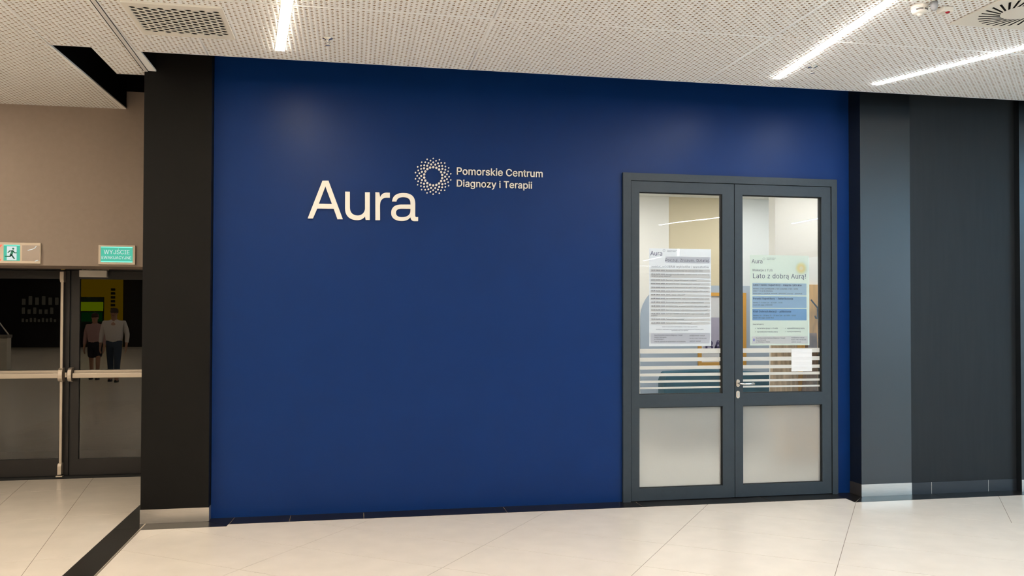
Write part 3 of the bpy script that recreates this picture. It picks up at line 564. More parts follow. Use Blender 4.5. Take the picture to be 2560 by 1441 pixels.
def ab(a, b): return (a * ax[0] + b * bx[0], a * ax[1] + b * bx[1])
arows = [-9.41 + 0.6 * k for k in range(0, 27)]
bcols = [0.88 - 1.1735 * k for k in range(-8, 10)]
for i in range(len(arows) - 1):
    a0, a1 = arows[i], arows[i + 1]
    cols = list(bcols)
    if a1 < 2.05: cols = [c for c in cols if abs(c - (-4.9875)) > 0.05]
    for k in range(len(cols) - 1):
        b1, b0 = cols[k], cols[k + 1]
        poly = [ab(a0 + G, b0 + G), ab(a1 - G, b0 + G), ab(a1 - G, b1 - G), ab(a0 + G, b1 - G)]
        poly = clip(poly, 0, 1, -0.222); poly = clip(poly, 0, -1, 6.0) if poly else poly
        poly = clip(poly, -1, 0, 1.570) if poly else poly
        poly = clip(poly, 1, 0, 8.0) if poly else poly
        if poly: tile(poly)
TL = math.radians(8.45)
ul = (-math.sin(TL), math.cos(TL)); vl = (ul[1], -ul[0])
def uv(u, v): return (u * ul[0] + v * vl[0], u * ul[1] + v * vl[1])
us = [3.0, 1.802, 0.593, -0.70, -1.90, -3.10, -4.30, -5.5, -6.7]
vs = [-2.216 + 0.6 * k for k in range(-6, 4)]
for i in range(len(us) - 1):
    for k in range(len(vs) - 1):
        u1, u0, v0, v1 = us[i], us[i + 1], vs[k], vs[k + 1]
        poly = [uv(u0 + G, v0 + G), uv(u0 + G, v1 - G), uv(u1 - G, v1 - G), uv(u1 - G, v0 + G)]
        poly = clip(poly, 1, 0, -1.782); poly = clip(poly, -1, 0, 4.6) if poly else poly
        poly = clip(poly, 0, 1, 2.05) if poly else poly; poly = clip(poly, 0, -1, 6.0) if poly else poly
        if poly: tile(poly)
# plain floor for the tiles behind the camera
MB().box(-4.6, 10, -10, -6.0, -0.02, 0.0).box(8.0, 10, -6, 2.2, -0.02, 0).build('rear_floor', M_plainfloor, floor)
# black granite border pieces
def border(pts): tile(pts, M_granite, 'border_tile', 0.0015)
def bq(x0, x1, y0, y1): border([(x0 + G, y0), (x1 - G, y0), (x1 - G, y1), (x0 + G, y1)])
border([(-0.925, -0.222), (-0.472, -0.222), (-0.472, 0.005), (-0.91, 0.005)])
for x0, x1 in ((-0.468, 0.119), (0.122, 1.304), (1.308, 2.496), (2.50, 3.684), (3.688, 4.418)):
    bq(x0, x1, -0.222, 0.005)
border([(-1.575, -0.288), (-0.945, -0.288), (-1.115, -0.095), (-1.575, -0.095)])
border([(-0.940, -0.288), (-0.915, 0.005), (-1.105, 0.005), (-1.11, -0.095)])
border([(4.422, -0.222), (4.412, -0.38), (4.60, -0.188), (4.60, 0.005), (4.425, 0.005)])
border([(4.418, -0.382), (5.33, -0.378), (5.33, -0.185), (4.603, -0.185)])
bq(5.333, 6.52, -0.378, -0.183); bq(6.523, 7.71, -0.378, -0.183); bq(7.713, 8.0, -0.378, -0.183)
# dark stripe running to the exit, with a light metal edge
for y0, y1 in ((0.945, 2.05), (-0.245, 0.942), (-1.438, -0.248), (-2.63, -1.441), (-3.82, -2.633), (-6.0, -3.823)):
    bq(-1.784, -1.585, y0, y1)
MB().box(-1.584, -1.574, -6.0, -0.09, -0.02, 0.0025).build('metal_edge', M_alu, floor)

# ================================================================== CEILING
ceiling = empty('ceiling', (0, 0, ZC)); struct(ceiling, 'white perforated gypsum ceiling with light strips', 'ceiling')
PP = 0.0325
def cells(x0, x1, y0, y1, p, q, rfun, z, depth, n=8, stagger=False):
    """plate of p x q cells with an n-sided hole in each; returns vertex and face arrays (downward facing)"""
    nx = int((x1 - x0) / p + 1e-6); ny = int((y1 - y0) / q + 1e-6)
    mx = (x1 - x0 - nx * p) / 2; my = (y1 - y0 - ny * q) / 2
    ii, jj = np.meshgrid(np.arange(nx), np.arange(ny), indexing='ij')
    ii = ii.ravel(); jj = jj.ravel(); N = len(ii)
    cx = x0 + mx + (ii + .5) * p; cy = y0 + my + (jj + .5) * q
    r = rfun(ii, jj)
    m = n
    V = np.zeros((N, 4 + 2 * m, 3))
    for k, (sx, sy) in enumerate(((-1, -1), (1, -1), (1, 1), (-1, 1))):
        V[:, k, 0] = cx + sx * p / 2; V[:, k, 1] = cy + sy * q / 2; V[:, k, 2] = z
    for k in range(m):
        t = 2 * PI * (k + .5) / m - 0.75 * PI
        V[:, 4 + k, 0] = cx + r * math.cos(t); V[:, 4 + k, 1] = cy + r * math.sin(t); V[:, 4 + k, 2] = z
        V[:, 4 + m + k] = V[:, 4 + k]; V[:, 4 + m + k, 2] = z + depth
    faces = []
    h = m // 4
    for c in range(4):                      # fan round every corner
        c2 = (c + 1) % 4
        first = 4 + (c * h - 1) % m
        for k in range(h):
            faces.append((c, 4 + (c * h + k) % m, 4 + (c * h + k - 1) % m))
        faces.append((c, c2, 4 + (c * h + h - 1) % m))
    quads = [(4 + k, 4 + (k + 1) % m, 4 + m + (k + 1) % m, 4 + m + k) for k in range(m)]
    base = (np.arange(N) * (4 + 2 * m))[:, None, None]
    T = (np.array(faces)[None] + base).reshape(-1, 3); Q = (np.array(quads)[None] + base).reshape(-1, 4)
    V = V.reshape(-1, 3)
    # plain margin
    b0 = len(V); X0, X1, Y0, Y1 = x0 + mx, x1 - mx, y0 + my, y1 - my
    mv = [(x0, y0), (x1, y0), (x1, y1), (x0, y1), (X0, Y0), (X1, Y0), (X1, Y1), (X0, Y1)]
    V = np.vstack([V, [(a, b, z) for a, b in mv], [(a, b, z + depth) for a, b in mv[:4]]])
    Q = np.vstack([Q, [(b0 + a, b0 + b, b0 + c, b0 + d) for a, b, c, d in
                       ((0, 1, 5, 4), (1, 2, 6, 5), (2, 3, 7, 6), (3, 0, 4, 7), (1, 0, 8, 9), (2, 1, 9, 10), (3, 2, 10, 11), (0, 3, 11, 8))]])
    return V, T, Q
def np_mesh(name, V, T, Q):
    me = bpy.data.meshes.new(name)
    me.vertices.add(len(V)); me.vertices.foreach_set('co', V.astype(np.float32).ravel())
    nl = T.size + Q.size
    me.loops.add(nl); me.loops.foreach_set('vertex_index', np.concatenate([T.ravel(), Q.ravel()]).astype(np.int32))
    st = np.concatenate([np.arange(len(T)) * 3, T.size + np.arange(len(Q)) * 4]).astype(np.int32)
    me.polygons.add(len(T) + len(Q)); me.polygons.foreach_set('loop_start', st)
    me.update(calc_edges=True)
    return me
DEP = 0.0125
def perf(ii, jj): return np.where((ii + jj) % 2 == 0, 0.0092, 0.0052)
SG = 0.0012
def panel(x0, x1, y0, y1):
    V, T, Q = cells(x0 + SG, x1 - SG, y0 + SG, y1 - SG, PP, PP, perf, 0.0, DEP)
    me = np_mesh('ceiling_panel', V, T, Q)
    me.materials.append(M_ceil); me.materials.append(M_core)
    mi = np.zeros(len(me.polygons), dtype=np.int32); mi[len(T):len(T) + len(Q) - 8] = 1
    me.polygons.foreach_set('material_index', mi)
    meshobj('ceiling_panel', me, None, ceiling)
YJ, YB = -1.818, -3.75
for x0, x1 in ((-1.56, -1.048), (-1.048, 0.906), (0.906, 2.889), (2.889, 4.843), (4.843, 6.8)):
    panel(x0, x1, YJ, Y_EDGE); panel(x0, x1, YB, YJ)
panel(-2.132, -1.604, YJ, -0.658)
panel(-1.859, -1.604, -0.656, 0.042)
panel(-4.1, -2.132, -0.656, 1.30)
panel(-4.1, -2.132, YJ, -0.658)
panel(-4.1, -1.604, YB, YJ)
g = MB().box(-1.604, -1.529, -0.616, -0.094, ZC, ZC + DEP)
g.box(-1.604, -1.56, YB, -0.616, ZC, ZC + DEP)
g.prism([(-2.1315, -0.656), (-2.087, 1.30), (-2.1315, 1.30)], ZC, ZC + DEP)
g.build('edge_strip', M_ceil, ceiling)
g = MB()
for x0, x1, y0, y1 in ((-4.1, -1.56, YB, -0.66), (-1.56, 6.8, YB, -0.62), (-1.859, -1.53, -0.656, -0.094), (-1.859, -1.63, -0.094, 0.04), (-4.1, -2.132, -0.66, 1.30)):
    g.box(x0, x1, y0, y1, ZC + DEP, ZC + DEP + 0.004)
g.build('fleece_backing', M_fleece, ceiling)
g = MB().box(-18, 14, -33.4, YB, ZC, ZC + 0.02).box(6.8, 14, YB, Y_EDGE, ZC, ZC + 0.02).box(-18, -4.1, YB, 2.2, ZC, ZC + 0.02)
g.build('plain_ceiling', M_ceil, ceiling)
# metal profile in the joint
g = MB().prism([(-1.577, -3.67), (-1.551, -3.67), (-1.551, -1.671), (-1.592, -0.098), (-1.618, -0.098), (-1.577, -1.671)], ZC - 0.007, ZC - 0.0005)
g.build('metal_profile', M_trackmetal, ceiling)
g = MB().prism([(-1.587, -3.67), (-1.578, -3.67), (-1.578, -1.671), (-1.619, -0.098), (-1.628, -0.098), (-1.587, -1.671)], ZC - 0.002, ZC - 0.0005)
g.prism([(-1.551, -3.67), (-1.547, -3.67), (-1.547, -1.671), (-1.588, -0.098), (-1.592, -0.098), (-1.551, -1.671)], ZC - 0.002, ZC - 0.0005)
g.build('shadow_gap', M_hole, ceiling)
# black lining of the openings above the ceiling
g = MB()
g.box(-18, 14, -33.4, 4.0, 4.25, 4.30)                       # slab over the void
g.prism([(-2.17, -0.65), (-2.1325, -0.65), (-2.0875, 1.299), (-2.17, 1.299)], ZC + 0.0128, 4.25)          # left cheek of the slot
g.box(-2.17, -1.55, -0.70, -0.66, ZC + 0.017, 4.25)
g.box(-1.57, -1.533, -0.66, -0.094, ZC + 0.0135, 4.25)       # cheek of the notch beside the column
g.box(-1.859, -1.62, 0.046, 0.056, ZC + 0.017, 4.25)
g.box(-2.17, -1.05, 1.29, 1.33, 3.767, 4.25)
g.box(-1.56, 14, -0.66, -0.621, ZC + 0.017, 4.25)
vo = g.build('ceiling_void', M_void); struct(vo, 'black void above the edge of the perforated ceiling', 'ceiling')

# light strips
def strip(p, q, m, label, length=None, group=None, wd=0.064):
    p = Vector(p).to_2d(); q = Vector(q).to_2d()
    d = (q - p).normalized(); L = length or (q - p).length
    n = Vector((-d.y, d.x))
    t = empty('light_strip', (p.x, p.y, ZC))
    def quad(a, b, h): return [tuple(p + d * a - n * h), tuple(p + d * b - n * h), tuple(p + d * b + n * h), tuple(p + d * a + n * h)]
    MB().prism(quad(0.0, L, wd / 2), ZC - 0.0065, ZC - 0.002).build('diffuser', m, t, bevel=0.001)
    MB().prism(quad(-0.004, L + 0.004, wd / 2 + 0.004), ZC - 0.003, ZC - 0.0005).build('housing', M_white, t)
    tag(t, label, 'ceiling light', group)
    return t
strip((-0.514, -0.861), (-0.388, -1.902), M_strip_w, 'white glowing ceiling strip light beside the perforated square vent', 3.2)
strip((3.412, -0.87), (3.243, -2.61), M_strip_n, 'white glowing ceiling strip light left of the smoke detector', 3.2)
strip((4.304, -0.861), (4.754, -1.968), M_strip_c, 'rightmost glowing ceiling strip light, running out of the frame', 3.2)
grp = 'strip lights further back in the hall'
for iy in range(7):
    for ix in range(7):
        x = -14.5 + 4.2 * ix + random.uniform(-.4, .4); y = -6.3 - 4.0 * iy + random.uniform(-.5, .5)
        a = random.uniform(-0.7, 0.7) + PI / 2
        if x > 8 and y > -15: continue
        m = M_strip_w if x < -1.5 else (M_strip_n if x < 4 else M_strip_c)
        strip((x, y), (x + math.cos(a), y + math.sin(a)), m, 'strip light on the hall ceiling further back, seen only in reflections', 2.6, grp)
strip((-2.80, -0.95), (-2.65, -2.5), M_strip_w, 'strip light added to brighten the hall, just left of the frame', 2.6)  # this and the next three: unseen strips added to brighten the left side
strip((-3.78, -0.25), (-3.78, 0.7), M_strip_w, 'short strip light added to brighten the exit passage, left of the frame', 1.0)
strip((-3.75, -0.9), (-3.6, -2.5), M_strip_w, 'second strip light added to brighten the hall, left of the frame', 3.0)
strip((-5.9, -1.2), (-6.3, -2.5), M_strip_w, 'strip light added to brighten the hall, well left of the frame', 3.2)

M_strip_b = emat('strip_light_blue_added', (0.28, 0.66, 1.0), STRIP_POWER * 2.0)  # blue strips added out of view to give the right column its sheen
for x, y, a in ((9.0, -4.6, 1.4), (11.9, -7.4, 1.57), (9.1, -9.2, 1.5), (13.2, -9.6, 1.57), (11.9, -12.0, 1.57), (13.4, -14.2, 1.57)):
    strip((x, y), (x + math.cos(a), y + math.sin(a)), M_strip_b, 'added blue strip light on the right of the hall, for the column sheen', 2.4, 'added blue strips on the right')

# square air grille with round holes
VX, VY = -1.101, -1.393
vent = empty('air_grille', (VX, VY, ZC))
vz = -0.014
CW, CH = 0.042, 0.0542
def grille():
    V_, T_, Q_ = [], [], []; off = 0
    for i in range(13):
        x0 = (i - 6.5) * CW; sh = CH / 4 * (1 if i % 2 else -1)
        V, T, Q = cells(x0, x0 + CW, -4.5 * CH + sh, 4.5 * CH + sh, CW, CH, lambda a, b: np.full(len(a), 0.0193), vz, 0.004, n=16)
        V_.append(V); T_.append(T + off); Q_.append(Q + off); off += len(V)
    return np_mesh('perforated_plate', np.vstack(V_), np.vstack(T_), np.vstack(Q_))
meshobj('perforated_plate', grille(), M_vent, vent)
a, b, c, d = VX - 0.301, VX + 0.301, VY - 0.312, VY + 0.312
g = MB()
for x0, x1, y0, y1 in ((a, VX - 6.5 * CW + 0.0005, c, d), (VX + 6.5 * CW - 0.0005, b, c, d),
                       (VX - 6.5 * CW + 0.0005, VX + 6.5 * CW - 0.0005, c, VY - 4.75 * CH), (VX - 6.5 * CW + 0.0005, VX + 6.5 * CW - 0.0005, VY + 4.75 * CH, d)):
    g.box(x0, x1, y0, y1, ZC + vz, ZC - 0.001)
for i in range(13):          # flat ends of the staggered columns
    sh = CH / 4 * (1 if i % 2 else -1); x0 = VX + (i - 6.5) * CW
    g.box(x0, x0 + CW, VY - 4.76 * CH, VY - 4.5 * CH + sh + 0.0002, ZC + vz, ZC + vz + 0.004)
    g.box(x0, x0 + CW, VY + 4.5 * CH + sh - 0.0002, VY + 4.76 * CH, ZC + vz, ZC + vz + 0.004)
g.build('grille_frame', M_vent, vent)
MB().box(a + .02, b - .02, c + .02, d - .02, ZC - 0.0095, ZC - 0.008).build('dark_backing', M_hole, vent)
tag(vent, 'square cream ceiling grille with rows of round black holes', 'vent')

# swirl diffuser
DX, DY = 4.183, -2.610
df = empty('swirl_diffuser', (DX, DY, ZC))
MB().box(DX - .298, DX + .298, DY - .298, DY + .298, ZC - 0.012, ZC - 0.001).build('face_plate', M_vent, df, bevel=0.002)
for k in range(30):
    t = 2 * PI * k / 30
    pts = []
    for r, sd in ((0.130, -1), (0.255, -1), (0.255, 1), (0.130, 1)):
        tt = t + 0.35 * (r - 0.130) / 0.125
        pts.append((DX + r * math.cos(tt) - sd * 0.0075 * math.sin(tt), DY + r * math.sin(tt) + sd * 0.0075 * math.cos(tt)))
    MB().prism(pts, ZC - 0.0128, ZC - 0.006).build('slot', M_hole, df)
tag(df, 'square cream ceiling air diffuser with radial black slots', 'vent')

# sprinklers
def sprinkler(x, y, label):
    t = empty('sprinkler', (x, y, ZC))
    MB().lathe(x, y, [(0.038, ZC - 0.001), (0.036, ZC - 0.006), (0.014, ZC - 0.013), (0.013, ZC - 0.016)], 20).build('escutcheon', M_chrome, t, smooth=True)
    MB().lathe(x, y, [(0.010, ZC - 0.012), (0.010, ZC - 0.024), (0.007, ZC - 0.026), (0.007, ZC - 0.03)], 12).build('nozzle', M_chrome, t, smooth=True)
    g = MB()
    for s in (-1, 1): g.tube([(x + s * .008, y, ZC - 0.026), (x + s * .013, y, ZC - 0.036), (x + s * .005, y, ZC - 0.05)], 0.0025, 6)
    g.build('yoke', M_chrome, t)
    MB().lathe(x, y, [(0.003, ZC - 0.048), (0.016, ZC - 0.051), (0.016, ZC - 0.053), (0.004, ZC - 0.055)], 14).build('deflector', M_chrome, t, smooth=True)
    tag(t, label, 'sprinkler', 'ceiling sprinklers')
sprinkler(-0.164, -1.206, 'small chrome ceiling sprinkler right of the warm strip light')
sprinkler(3.525, -1.232, 'small chrome ceiling sprinkler between the two right strip lights')

# smoke detector and indicator
sx, sy = 3.484, -2.558
t = empty('smoke_detector', (sx, sy, ZC))
MB().lathe(sx, sy, [(0.052, ZC - 0.001), (0.052, ZC - 0.018), (0.047, ZC - 0.020)], 28).build('base', M_white, t, smooth=False)
MB().lathe(sx, sy, [(0.049, ZC - 0.018), (0.050, ZC - 0.030), (0.044, ZC - 0.044), (0.030, ZC - 0.051), (0.016, ZC - 0.053), (0.015, ZC - 0.060), (0.004, ZC - 0.064)], 28).build('dome', M_white, t, smooth=True)
for z in (0.030, 0.036):
    for a0, a1 in ((-2.6, -1.75), (-1.6, -1.0)):
        MB().tube([(sx + 0.0495 * math.cos(a0 + (a1 - a0) * k / 8), sy + 0.0495 * math.sin(a0 + (a1 - a0) * k / 8), ZC - z) for k in range(9)], 0.0016, 5).build('slot', M_hole, t)
tag(t, 'round white smoke detector on the ceiling near the air diffuser', 'smoke detector')
t = empty('alarm_indicator', (3.66, -2.558, ZC))
MB().box(3.625, 3.700, -2.595, -2.525, ZC - 0.035, ZC - 0.001).build('housing', M_white, t, bevel=0.006)
MB().lathe(3.664, -2.580, [(0.014, ZC - 0.034), (0.013, ZC - 0.040), (0.005, ZC - 0.043)], 14).build('red_lens', mat('red_lens', 'a01028', rough=0.2), t, smooth=True)
tag(t, 'small white alarm box with a red lens beside the smoke detector', 'alarm')
t = MB().lathe(3.528, -2.635, [(0.022, ZC - 0.001), (0.022, ZC - 0.03), (0.015, ZC - 0.05), (0.006, ZC - 0.055)], 16).build('cable_gland', mat('grey_rubber', '9a9a9c', rough=0.7), None, (3.528, -2.635, ZC), smooth=True)
tag(t, 'grey cable gland on the ceiling behind the smoke detector', 'cable gland')

# ================================================================== FRONT WALL (blue) and columns
g = MB()
g.box(-1.10, 2.381, 0.0, 0.12, 0.0, 4.25).box(4.465, 4.62, 0.0, 0.12, 0.0, 4.25).box(2.381, 4.465, 0.0, 0.12, 2.928, 4.25)
wf = g.build('wall_front', M_blue); struct(wf, 'deep blue satin wall with a raised sign', 'wall')
g = MB().box(-18, -4.6, 0.0, 0.12, 0, 4.25).box(7.6, 14, -0.1, 0.12, 0, 4.25)
wo = g.build('wall_front_far', M_black); struct(wo, 'dark wall beyond the edges of the photograph', 'wall')

t = empty('column', (-1.36, 0.2, 0))
MB().box(-1.618, -1.104, -0.092, 0.49, 0.0, 4.25).build('shaft', M_black, t)
MB().prism([(-1.621, -0.0965), (-1.100, -0.0965), (-1.100, -0.002), (-1.1035, -0.002), (-1.1035, -0.0925), (-1.621, -0.0925)], 0.002, 0.112).build('plinth', M_steel, t)
tag(t, 'black column left of the blue wall, with a steel plinth', 'column')
t = empty('column', (4.86, -0.1, 0))
MB().box(4.605, 5.115, -0.183, 0.12, 0.0, 4.25).build('shaft', M_blackgloss, t)
MB().box(4.603, 5.116, -0.1865, -0.1832, 0.002, 0.112).build('plinth', M_steel, t)
MB().box(4.6015, 4.6048, -0.183, 0.0, 0.002, 0.112).build('plinth_return', mat('dark_plinth', '3a3733', rough=0.4), t)
tag(t, 'glossy black column right of the glazed double door, with a steel plinth', 'column')
t = empty('wall_panel', (5.66, -0.1, 0))
MB().box(5.1155, 6.229, -0.180, 0.12, 0.0, 4.25).build('panel', M_blackmatt, t)
for x0, x1 in ((5.1165, 5.3195), (5.3225, 5.9205), (5.9235, 6.226)):
    MB().box(x0, x1, -0.1855, -0.1805, 0.002, 0.110).build('plinth_piece', mat('dark_blue_plinth', '24282e', rough=0.35) if 'dark_blue_plinth' not in MATS else MATS['dark_blue_plinth'], t)
for x in (5.321, 5.922):
    MB().box(x - 0.0013, x + 0.0013, -0.1855, -0.1805, 0.002, 0.110).build('pale_joint', M_white, t)
tag(t, 'matt charcoal wall panel between the two right columns', 'wall panel')
t = empty('column', (6.6, -0.1, 0))
MB().box(6.229, 7.6, -0.245, 0.12, 0.0, 4.25).build('shaft', M_blackgloss, t)
MB().box(6.2285, 7.6, -0.2485, -0.2452, 0.002, 0.112).build('plinth', M_steel, t)
tag(t, 'black column cut off at the right edge of the picture', 'column')

# ================================================================== SIGN
sg = empty('wall_sign', (0.65, 0.0, 2.4))
# glyph outlines of the big word, in millimetres on the wall (x, z)
LET = [
 ['M -349 2456 L -231 2774 L -182 2776 L -63 2456 L -107 2455 L -138 2542 L -272 2541 L -307 2457', 'M -260 2580 L -152 2581 L -207 2727'],
 ['M -45 2688 L -6 2688 L -5 2555 C -5 2511 22 2489 60 2490 C 97 2491 120 2519 120 2556 L 119 2687 L 159 2688 L 160 2455 L 126 2454 L 120 2483 C 105 2461 79 2451 52 2451 C -4 2451 -44 2482 -45 2546'],
 ['M 205 2690 L 238 2689 L 245 2649 C 254 2675 274 2688 299 2689 L 326 2689 L 326 2647 L 297 2647 C 263 2646 244 2622 244 2574 L 245 2455 L 206 2454'],
 ['M 345 2615 C 347 2659 379 2689 439 2690 C 505 2692 539 2663 540 2603 L 540 2504 C 540 2492 544 2487 554 2488 L 565 2489 L 565 2454 L 534 2453 C 515 2453 504 2463 500 2487 C 485 2463 460 2452 424 2452 C 371 2452 338 2477 338 2519 C 338 2564 366 2590 423 2591 L 500 2593 L 500 2605 C 500 2639 480 2656 439 2655 C 404 2654 385 2640 382 2616', 'M 500 2557 L 428 2557 C 394 2556 377 2544 378 2520 C 378 2497 395 2483 428 2484 C 474 2485 500 2508 500 2542'],
]
for lp in LET:
    outline('letter', [[(u / 1000, v / 1000) for u, v in path(d)] for d in lp], M_letter, sg, -0.022, -0.002)
g = MB()
for k, (R, r) in enumerate(zip((0.078, 0.1025, 0.1195, 0.136, 0.153), (0.0098, 0.0086, 0.0076, 0.0068, 0.0062))):
    for q in range(18):
        t = math.radians(20 * q + (10 if k % 2 else 0))
        cx, cz = 0.693 + R * math.sin(t), 2.842 + R * math.cos(t)
        g.prism([(cx + r * math.cos(2 * PI * j / 12), cz + r * math.sin(2 * PI * j / 12)) for j in range(12)], -0.013, -0.001, 'y')
o = g.build('dot_ring', M_letter, sg); o['kind'] = 'stuff'; o['label'] = 'ring of small raised cream dots'
text('caption', 'Pomorskie Centrum', 0.896, 2.8645, 0.755, M_letter, sg, -0.008, res=3, offset=0.007, depth=0.006, letters=True)
text('caption', 'Diagnozy i Terapii', 0.896, 2.7605, 0.660, M_letter, sg, -0.008, res=3, offset=0.007, depth=0.006, letters=True)
tag(sg, 'raised cream lettering "Aura" with dotted ring logo on the blue wall', 'sign')

# ================================================================== GLAZED DOUBLE DOOR (door_1)
d1 = empty('door_1', (3.42, 0.0, 0.0)); struct(d1, 'anthracite double door with clear upper and frosted lower panes', 'door')
g = MB().box(2.381, 2.453, -0.03, 0.10, 0.0, 2.928).box(4.409, 4.465, -0.03, 0.10, 0.0, 2.928).box(2.4531, 4.4089, -0.03, 0.10, 2.861, 2.928)
g.build('door_frame', M_anthr, d1)
g = MB().box(2.4532, 2.475, 0.052, 0.09, 0.0, 2.86).box(4.39, 4.4088, 0.052, 0.09, 0.0, 2.86).box(2.475, 4.39, 0.052, 0.09, 2.835, 2.86)
g.box(3.43, 3.456, 0.052, 0.07, 0.0, 2.83).box(2.475, 4.39, 0.052, 0.07, 0.0, 0.012)
g.build('door_stop', M_seam, d1)
SA = [1.359, 1.317, 1.280, 1.244, 1.204, 1.173, 1.138, 1.112, 1.074, 1.054, 1.016, 0.999]
def leaf(x0, x1, o0, o1):
    lf = MB()
    YF, YK = -0.02, 0.05
    lf.box(x0, o0, YF, YK, 0.006, 2.856).box(o1, x1, YF, YK, 0.006, 2.856)
    for z0, z1 in ((0.006, 0.116), (0.834, 0.949), (2.761, 2.856)):
        lf.box(o0, o1, YF, YK, z0, z1)
    L = lf.build('door_leaf', M_anthr, d1)
    gk = MB()
    for z0, z1 in ((0.116, 0.834), (0.949, 2.761)):
        gk.box(o0, o0 + 0.006, 0.004, 0.03, z0, z1).box(o1 - 0.008, o1, 0.0, 0.03, z0, z1).box(o0, o1, 0.0, 0.03, z1 - 0.007, z1).box(o0, o1, 0.0, 0.03, z0, z0 + 0.005)
    gk.build('gasket', M_seam, L)
    sheet(o0 + 0.002, o1 - 0.002, 0.012, 0.951, 2.759).build('clear_pane', M_glass, L)
    MB().box(o0 + 0.002, o1 - 0.002, 0.010, 0.016, 0.118, 0.832).build('frosted_pane', M_frost, L)
    for k in range(6):
        MB().box(o0 + 0.012, o1 - 0.004, 0.0108, 0.0114, SA[2 * k + 1] - 0.003, SA[2 * k] - 0.003).build('frosted_stripe', M_film, L)
    return L
l1 = leaf(2.459, 3.4395, 2.535, 3.326)
l2 = leaf(3.4455, 4.404, 3.523, 4.312)
# lever handle and lock
def oval(cx, cz, w, h):
    return rrect(cx - w / 2, cx + w / 2, cz - h / 2, cz + h / 2, w / 2 - 0.0005, 8)
MB().prism(oval(3.472, 1.040, 0.034, 0.068), -0.028, -0.0195, 'y').build('handle_rose', M_alu, l2, bevel=0.0015)
MB().tube([(3.472, -0.025, 1.040), (3.472, -0.062, 1.040), (3.476, -0.070, 1.039), (3.50, -0.072, 1.036), (3.60, -0.072, 1.036), (3.608, -0.066, 1.036), (3.610, -0.040, 1.037)], 0.0095, 12).build('lever_handle', M_chrome, l2, smooth=True)
MB().prism(oval(3.472, 0.937, 0.034, 0.068), -0.026, -0.0195, 'y').build('lock_plate', M_alu, l2, bevel=0.0015)
MB().prism(oval(3.472, 0.937, 0.014, 0.034), -0.029, -0.0255, 'y').build('lock_cylinder', M_chrome, l2)

# posters on the inner face of the glass
YP = 0.022
ps = empty('poster', (2.94, YP, 1.38))
PX, PW, PZ, PH = 2.641, 0.593, 1.378, 0.882
MB().box(PX, PX + PW, YP, YP + 0.0005, PZ, PZ + PH).build('sheet', M_paper, ps)
def lx(v): return PX + (v - 220) / 800 * PW
def lz(v): return PZ + PH - (v - 106) / 1264 * PH
def lt(body, x0, x1, base, m=M_ink, nm='text_line', off=0.0, res=1, serif=False):
    text(nm, body, lx(x0), lz(base), lx(x1) - lx(x0), m, ps, YP - 0.0006, res=res, offset=off, depth=0.0002, serif=serif)
MB().box(lx(430), lx(1005), YP - 0.0003, YP, lz(292), lz(210)).build('lilac_band', M_paperlil, ps)
for a, b in ((368, 418), (428, 490), (500, 540), (548, 586), (594, 634), (644, 684), (694, 734), (742, 782), (790, 830), (838, 880), (888, 928), (938, 996), (1008, 1046), (1056, 1096)):
    MB().box(lx(238), lx(1003), YP - 0.0003, YP, lz(b - 4), lz(a + 4)).build('row_band', M_paperw, ps)
MB().box(lx(240), lx(1003), YP - 0.0003, YP, lz(1335), lz(1200)).build('contact_band', M_paperlil, ps)
lt('Aura', 235, 386, 198, nm='headline', res=3)
gg = MB()
for q in range(18):
    t = 2 * PI * q / 18
    for R in (11, 17): gg.prism([(lx(410 + R * math.cos(t)) + 0.001 * math.cos(2 * PI * j / 6), lz(132 - R * math.sin(t)) + 0.001 * math.sin(2 * PI * j / 6)) for j in range(6)], YP - 0.0006, YP - 0.0002, 'y')
gg.build('logo_ring', M_inkgrey, ps)
lt('Pomorskie Centrum', 452, 576, 133, M_inkgrey); lt('Diagnozy i Terapii', 452, 560, 148, M_inkgrey)
lt('Poczuj. Zrozum. Działaj.', 425, 1000, 274, nm='headline', off=-0.004, serif=True)
lt('HARMONOGRAM wykładów i warsztatów', 243, 992, 354, M_inkgrey, nm='headline', off=-0.004, serif=True)
